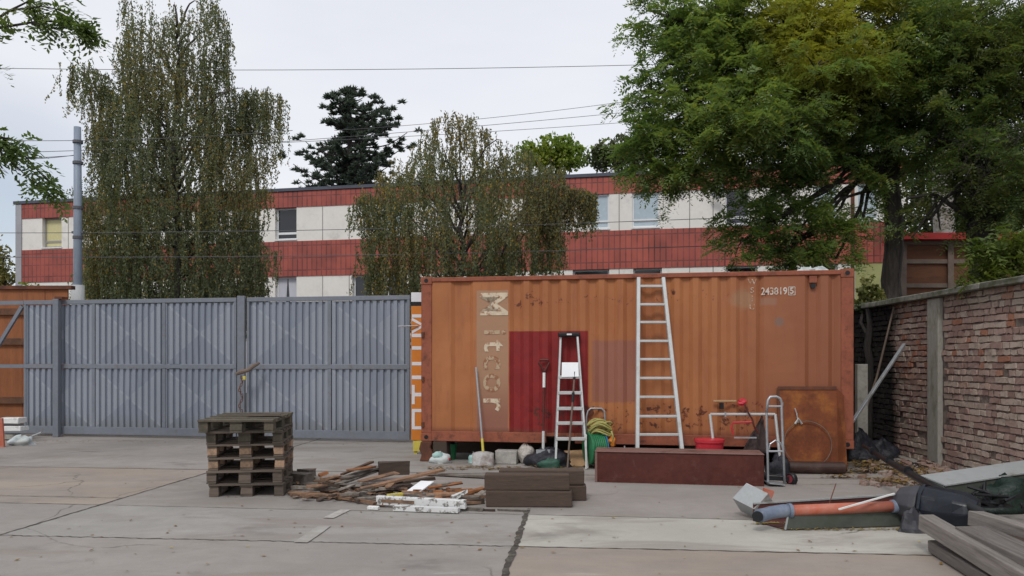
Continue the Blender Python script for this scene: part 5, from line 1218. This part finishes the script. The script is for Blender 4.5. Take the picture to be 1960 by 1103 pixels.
clumpy('deciduous_tree', 'dull olive tree beyond the roof, right of the yellow-green one', 48, 1185, [(1190,292,45,32),(1160,305,40,28),(1220,300,40,40),(1150,290,20,16)], LD, 1500, sz=.16)
clumpy('deciduous_tree', 'thin distant tree at the far left edge beyond the building', 44, 6, [(-10,510,26,40),(8,490,14,22,.5),(12,530,18,25),(-30,480,30,40)], leafmat('autumn_olive_leaf', [(.11,.12,.035),(.19,.17,.05),(.24,.17,.04)], .4, .3), 1100, sz=.13)
clumpy('shrub', 'yellow-green bush top showing over the orange fence', 19, 55, [(55,556,26,16),(75,560,22,12),(30,562,16,12)], LY, 800, sz=.05, cat='bush')
clumpy('shrub', 'yellowing bush between the container and the robinia trunk', 14.2, 1664, [(1664,560,22,26,.8),(1650,580,16,14),(1683,575,14,16),(1655,545,12,14,.5)], leafmat('yellowing_leaf', [(.09,.11,.03),(.18,.17,.05),(.24,.21,.07)], 1, .3), 1300, sz=.055, cat='bush')
clumpy('shrub', 'dark shrub line behind the shed and trees at right', 26, 1850, [(1790,420,80,50),(1860,400,90,60),(1930,430,80,50),(1750,400,50,45,.6),(1980,380,90,80),(1850,330,90,60),(1960,300,90,60),(1780,350,60,40)], leafmat('dark_shrub_leaf', [(.028,.042,.014),(.055,.075,.022),(.075,.05,.022)], .5, .2), 620, sz=.11, cat='bush')

# compound-leaved trees
def pinnate(name, P0, D, n_pair, Lr, lw, leafm, parent):
    P0 = np.asarray(P0); D = np.asarray(D); N = len(P0); D = D/np.linalg.norm(D,axis=1,keepdims=True)
    side = np.cross(D, np.array([0,0,1.0])+rng.normal(0,.35,(N,3))); side /= np.linalg.norm(side,axis=1,keepdims=True)+1e-6; up = np.cross(side, D)
    L = rng.uniform(.75,1.25,N)[:,None]*Lr; C = []; A = []; B = []
    for i in range(n_pair):
        t = (i+.6)/n_pair
        for s_ in (-1,1):
            c = P0+D*L*t-np.array([0,0,1.0])*L*t*t*.35; a = side*s_+D*.45+up*rng.normal(0,.25,(N,1)); a /= np.linalg.norm(a,axis=1,keepdims=True)
            l = lw*(.6+.8*math.sin(math.pi*min(t+.1,1)))*rng.uniform(.8,1.15,(N,1)); C.append(c+a*l*1.05); A.append(a*l); B.append(D*l*.42+up*l*.1)
    C.append(P0+D*L*1.05-np.array([0,0,1.0])*L*.38); A.append(D*lw); B.append(side*lw*.42)
    return quads(name, np.concatenate(C), np.concatenate(A), np.concatenate(B), leafm, parent)
def compound(name, lab, base, forks, ells, Y, leafm, dens, wood, tr, group=None, lw=.036, Lr=.26, depth=1.0, ycut=None):
    t = thing(name, lab, 'tree', base, 0, group); m = MB(); k = Y/F
    for a, e, r0, r1 in tr: limb(m, a, e, r0, r1, 0, 9, .008)
    P0 = []; D = []; 
    for (x, y, rx, ry, *q) in ells:
        yo = (q[1] if len(q) > 1 else 0); c = np.array(P(x, y, Y+yo)); kk = (Y+yo)/F; rad = np.array([rx*kk, (rx+ry)*.5*kk*depth, ry*kk]); n = int(dens*rx*ry/4000*(q[0] if q else 1))
        nt = max(n//16, 3)                                            # leafy twigs
        u = rv(nt)*(rng.uniform(0,1,nt)**.42)[:,None]; tc = c+u*rad
        cf = min(forks, key=lambda f: (Vector(f)-Vector(c)).length); pts = limb(m, cf, c, .055, .025, .15, 7, .03)
        for g_ in range(nt):
            d = u[g_]*rad; d = d/ (np.linalg.norm(d)+1e-6)+rng.normal(0,.45,3); d[2] = d[2]*.5-.05; d /= np.linalg.norm(d); tl_ = rng.uniform(.35,.75)
            if g_ % 3 == 0: m.tube([tuple(c+(tc[g_]-c)*.1), tuple(c+(tc[g_]-c)*.6+np.array([0,0,.05])), tuple(tc[g_]), tuple(tc[g_]+d*tl_)], [.018,.012,.008,.003], 4, cap=False)
            s_ = rng.uniform(0,1,16)[:,None]; p = tc[g_]+d*tl_*s_+rng.normal(0,.05,(16,3)); P0.append(p)
            dd = d*.6+rng.normal(0,.55,(16,3)); dd[:,2] = dd[:,2]*.55-.12; D.append(dd)
    m.build('trunk', M[wood], t, smooth=True)
    pinnate('crown', np.concatenate(P0), np.concatenate(D), 6, Lr, lw, leafm, t); return t
LR = leafmat('robinia_leaf', [(.040,.105,.022),(.075,.155,.032),(.105,.17,.03),(.22,.24,.035)], .45, .38)
TY = 15.4; tb0 = P(1712, 690, TY); tb0.z = 0
LRm = leafmat('robinia_leaf_turning', [(.110,.175,.062),(.180,.260,.092),(.22,.28,.09),(.26,.29,.06)], .45, .5, big=(tuple(P(1590,90,TY-.5)-tb0), 2.1, (.25,.23,.035)))
f1_, f2_, f3_ = P(1700,300,TY), P(1660,190,TY-.3), P(1735,150,TY)
E = [(1290,50,62,46,.7),(1245,20,28,22,.5),(1370,50,90,66),(1480,60,100,80),(1600,60,110,85),(1720,60,100,80),(1340,130,72,52),(1440,160,100,70),(1560,170,110,72),(1680,180,100,70),
 (1320,205,75,50),(1246,178,36,22,.6),(1226,175,20,12,.5),(1278,262,70,48),(1225,290,26,34,.8),(1285,335,55,30,1.3),(1250,310,40,30,1.2),(1380,270,90,56),(1480,290,90,50),(1590,280,90,48),(1680,270,70,50),(1400,325,60,24),
 (1510,355,80,24,.7),(1610,350,60,26,.7),(1480,425,70,38),(1545,455,70,44),(1420,462,44,22),(1500,492,52,24),(1590,420,42,40,.5),(1600,495,42,24,.5),(1465,385,40,16,.45),(1650,420,26,40,.3),
 (1780,110,70,70),(1770,230,60,50),(1740,310,50,36,.8),(1560,130,60,40,1,-1.2),(1400,230,60,40,1,-1.2),(1500,240,60,40,1,-1.4),(1650,120,60,40,1,-1.3),(1360,20,60,30)]
compound('robinia_tree', 'large spreading green robinia overhanging the container, turning yellow in the middle', tb0, [f1_,f2_,f3_], E, TY, LRm, 700, 'bark', lw=.040, tr=
  [(tb0, P(1706,300,TY), .21, .165), (P(1706,300,TY), f2_, .13, .07), (P(1706,302,TY), f3_, .13, .08), (P(1702,300,TY), P(1560,60,TY), .07, .03), (P(1704,310,TY), P(1480,250,TY-.5), .07, .03), (P(1700,350,TY), P(1560,400,TY-.3), .045, .015), (P(1562,398,TY-.3), P(1500,480,TY-.3), .03, .01),
   (P(1712,345,TY), P(1760,300,TY), .05, .02), (f3_, P(1740,-60,TY), .08, .05), (f2_, P(1480,20,TY), .06, .03)])
TY2 = 14.2; tb2 = P(1890, 690, TY2); tb2.z = 0
LR2 = leafmat('dark_leaf', [(.080,.125,.045),(.135,.185,.065),(.170,.195,.065),(.22,.22,.06)], .5, .45)
E2 = [(1850,60,80,80),(1940,60,80,90),(1900,150,90,80),(1830,190,60,60),(1960,210,80,80),(1900,270,70,60),(1840,310,55,50),(1965,320,70,60),(1900,370,50,40,.7),(1825,390,45,34,.6),(1960,410,50,45,.8),(1800,30,40,40),(1795,270,40,40),(1780,420,40,26,.35),(1990,120,80,90),(1910,440,40,24,.4),(1890,330,60,50,.8,-.6),(1940,380,50,40,.7,-.6)]
compound('dark_leafy_tree', 'dark ivy-hung tree with thick trunk at the right edge behind the wall', tb2, [P(1890,330,TY2), P(1900,180,TY2)], E2, TY2, LR2, 640, 'darkbark', tr=
  [(tb2, P(1882,330,TY2), .30, .24), (P(1882,330,TY2), P(1905,100,TY2), .2, .1), (P(1880,350,TY2), P(1800,180,TY2), .12, .05), (P(1862,420,TY2), P(1790,372,TY2), .06, .03), (P(1790,372,TY2), P(1735,380,TY2), .04, .02), (P(1800,376,TY2), P(1745,455,TY2), .03, .012), (P(1790,376,TY2), P(1800,440,TY2), .03, .012)], lw=.032)
tw = MB()
for i in range(110):
    p = P(rng.uniform(1835,1965), rng.uniform(235,360), 13.3+rng.uniform(-.3,.3)); d = Vector((U(-.4,.4), U(-.2,.2), U(-.5,.15))); tw.tube([p, p+d*.5+Vector((U(-.08,.08),0,.05)), p+d], [.004,.003,.002], 4, cap=False)
tg_ = thing('bare_vine', 'grey leafless vine tangle hanging in the dark tree at the right edge', 'vine', P(1900,300,13.3)); tw.build('stems', M['bark'], tg_)
pt_ = P(1815,690,21); pt_.z = 0; pp = thing('plane_tree', 'pale-barked trunk glimpsed high between the two right-hand crowns', 'tree', pt_); m = MB(); limb(m, pt_, P(1800,60,21), .34, .2, wob=.01); limb(m, P(1800,62,21), P(1812,-40,21), .2, .13, wob=.01); limb(m, P(1800,120,21), P(1840,20,21), .09, .05); m.build('trunk', M['palebark'], pp, smooth=True)
# shrub growing over the wall at the right
cs_ = P(1930, 500, 9.9); cs_.z = 0
LG = leafmat('shrub_leaf', [(.060,.095,.020),(.12,.16,.03),(.16,.18,.035)], 1.2, .4)
sw = thing('wall_shrub', 'leafy light-green shrub leaning over the coping at the right edge', 'bush', Vector((6.9, 10.4, 0))); m = MB(); P0 = []; D = []
for (x, y, rx, ry, n_) in ((1905,490,48,26,26),(1945,470,36,26,20),(1880,470,26,16,10),(1940,515,40,14,16),(1900,525,40,12,14),(1985,480,40,50,20),(1850,545,18,6,4)):
    c = P(x, y, 10.4); kk = 10.4/F; limb(m, (7.0,10.6,1.6), c, .02, .006, .1)
    for _ in range(n_):
        q = np.array(c)+rng.normal(0,.5,3)*np.array([rx*kk, .25, ry*kk]); q[2] = max(q[2], 2.52); P0.append(q+rng.normal(0,.05,(5,3))); dd = rng.normal(0,.6,(5,3)); dd[:,2] -= .2; D.append(dd)
m.build('stems', M['darkbark'], sw); pinnate('foliage', np.concatenate(P0), np.concatenate(D), 4, .17, .036, LG, sw)
# ivy at the left end of the coping
clumpy('ivy', 'ivy and creeper along the far end of the wall coping', 13.3, 1662, [(1665,583,22,7),(1690,580,14,5),(1648,588,14,10)], LD, 1600, sz=.035, cat='ivy', depth=.6)

# near tree overhanging from the left, trunk outside the picture
nt = Vector((-8.6, 9.5, 0)); tn = thing('overhanging_tree', 'leafy branches of a near tree reaching in at the upper left edge', 'tree', nt); m = MB(); P0 = []; D = []
limb(m, nt, (-8.4,9.5,3.4), .20, .16, wob=.01); limb(m, (-8.4,9.5,3.4), (-8.2,9.4,6.6), .16, .05, wob=.02)
k9 = 9.0
def twig(pix, n_, sp, r0=.022, Yt=9.0, sgn=1):
    pts = [P(x, y, Yt+.05*i) for i, (x, y) in enumerate(pix)]; m.tube(pts, [r0*(1-.8*i/(len(pts)-1)) for i in range(len(pts))], 6)
    for _ in range(n_):
        s_ = (random.random()**.8)*(len(pts)-1); i = min(int(s_), len(pts)-2); p = pts[i].lerp(pts[i+1], s_-i); P0.append(np.array(p)+rng.normal(0,sp,3)); d = np.array(pts[i+1]-pts[i]); d = d/np.linalg.norm(d)+rng.normal(0,.6,3); d[2] -= .25; D.append(d)
limb(m, (-8.3,9.45,3.9), P(-120,330,9), .05, .03); limb(m, (-8.2,9.4,5.2), P(-120,70,9), .06, .03)
twig([(-120,330),(-60,285),(0,262),(40,290),(75,330),(105,358)], 46, .07); twig([(-40,280),(0,262),(40,272)], 14, .06); twig([(-20,268),(10,300),(60,345),(90,360)], 30, .05, .012)
twig([(-120,70),(-40,60),(20,50),(80,40),(130,45),(172,78)], 34, .06); twig([(-120,70),(-20,45),(20,20),(60,0),(110,-20)], 20, .06); twig([(60,44),(100,55),(150,50)], 16, .05, .012); twig([(130,40),(150,52),(178,70)], 16, .05, .01); twig([(20,20),(80,12),(130,22),(160,40)], 26, .05, .012); twig([(-10,130),(-2,128),(2,131)], 3, .01, .008)
for _ in range(260):
    p = np.array([rng.normal(-8.3,.9), rng.normal(9.6,1.0), rng.normal(6.2,1.0)])
    if p[0]/p[1]*F+CX < -60: P0.append(p[None,:][0]); D.append(rng.normal(0,1,3))
m.build('trunk', M['bark'], tn, smooth=True)
pinnate('crown', np.array(P0), np.array(D), 5, .22, .042, leafmat('near_leaf', [(.075,.125,.042),(.13,.18,.06),(.17,.19,.06)], 1.2, .45), tn)

# ------------------------------------------------------------------ sky, sun, camera
w = bpy.data.worlds.new('World'); SC.world = w; w.use_nodes = True; t = w.node_tree; t.nodes.clear()
out = t.nodes.new('ShaderNodeOutputWorld'); bg_ = t.nodes.new('ShaderNodeBackground'); sk = t.nodes.new('ShaderNodeTexSky')
sk.sky_type = 'NISHITA'; sk.sun_disc = False; EL, AZ = R(48), R(200)
sk.sun_elevation = EL; sk.sun_rotation = AZ
tc = t.nodes.new('ShaderNodeTexCoord'); mp = t.nodes.new('ShaderNodeMapping'); mp.inputs['Scale'].default_value = (1,1,3.2)
t.links.new(tc.outputs['Generated'], mp.inputs[0])
nz = t.nodes.new('ShaderNodeTexNoise'); nz.inputs['Scale'].default_value = 1.7; nz.inputs['Detail'].default_value = 6; nz.inputs['Roughness'].default_value = .55; t.links.new(mp.outputs[0], nz.inputs['Vector'])
mr = t.nodes.new('ShaderNodeMapRange'); t.links.new(nz.outputs['Fac'], mr.inputs[0]); mr.inputs[1].default_value = .3; mr.inputs[2].default_value = .7
cl = t.nodes.new('ShaderNodeMix'); cl.data_type = 'RGBA'; t.links.new(mr.outputs[0], cl.inputs[0]); cl.inputs[6].default_value = (7.5,7.75,8.5,1); cl.inputs[7].default_value = (8.6,8.7,9.05,1)
mx = t.nodes.new('ShaderNodeMix'); mx.data_type = 'RGBA'; mx.inputs[0].default_value = .93; t.links.new(sk.outputs[0], mx.inputs[6]); t.links.new(cl.outputs[2], mx.inputs[7])
# a thin gap of blue low on the far left
nd = t.nodes.new('ShaderNodeVectorMath'); nd.operation = 'DISTANCE'; t.links.new(tc.outputs['Generated'], nd.inputs[0]); gv = Vector((-1000,1480,290)).normalized(); nd.inputs[1].default_value = gv
gm = t.nodes.new('ShaderNodeMapRange'); t.links.new(nd.outputs['Value'], gm.inputs[0]); gm.inputs[1].default_value = .03; gm.inputs[2].default_value = .16; gm.inputs[3].default_value = .45; gm.inputs[4].default_value = .93
t.links.new(gm.outputs[0], mx.inputs[0])
t.links.new(mx.outputs[2], bg_.inputs[0]); bg_.inputs[1].default_value = .10; t.links.new(bg_.outputs[0], out.inputs[0])
sun = bpy.data.lights.new('sun', 'SUN'); sun.energy = 1.3; sun.angle = R(14); sun.color = (1,.97,.92)
so = bpy.data.objects.new('sun', sun); COL.objects.link(so); so.rotation_euler = (R(42), 0, R(-20))
cam = bpy.data.cameras.new('camera'); co = bpy.data.objects.new('camera', cam); COL.objects.link(co)
co.location = (0,0,CH); co.rotation_euler = (R(90),0,0); cam.sensor_width = 36; cam.lens = 36*F/1960; cam.shift_y = (HY-551.5)/1960; cam.clip_end = 2000; cam.clip_start = .05
SC.camera = co
SC.view_settings.view_transform = 'Standard'; SC.view_settings.look = 'None'; SC.view_settings.exposure = .1; SC.view_settings.gamma = 1
SC.cycles.max_bounces = 6; SC.cycles.transparent_max_bounces = 4
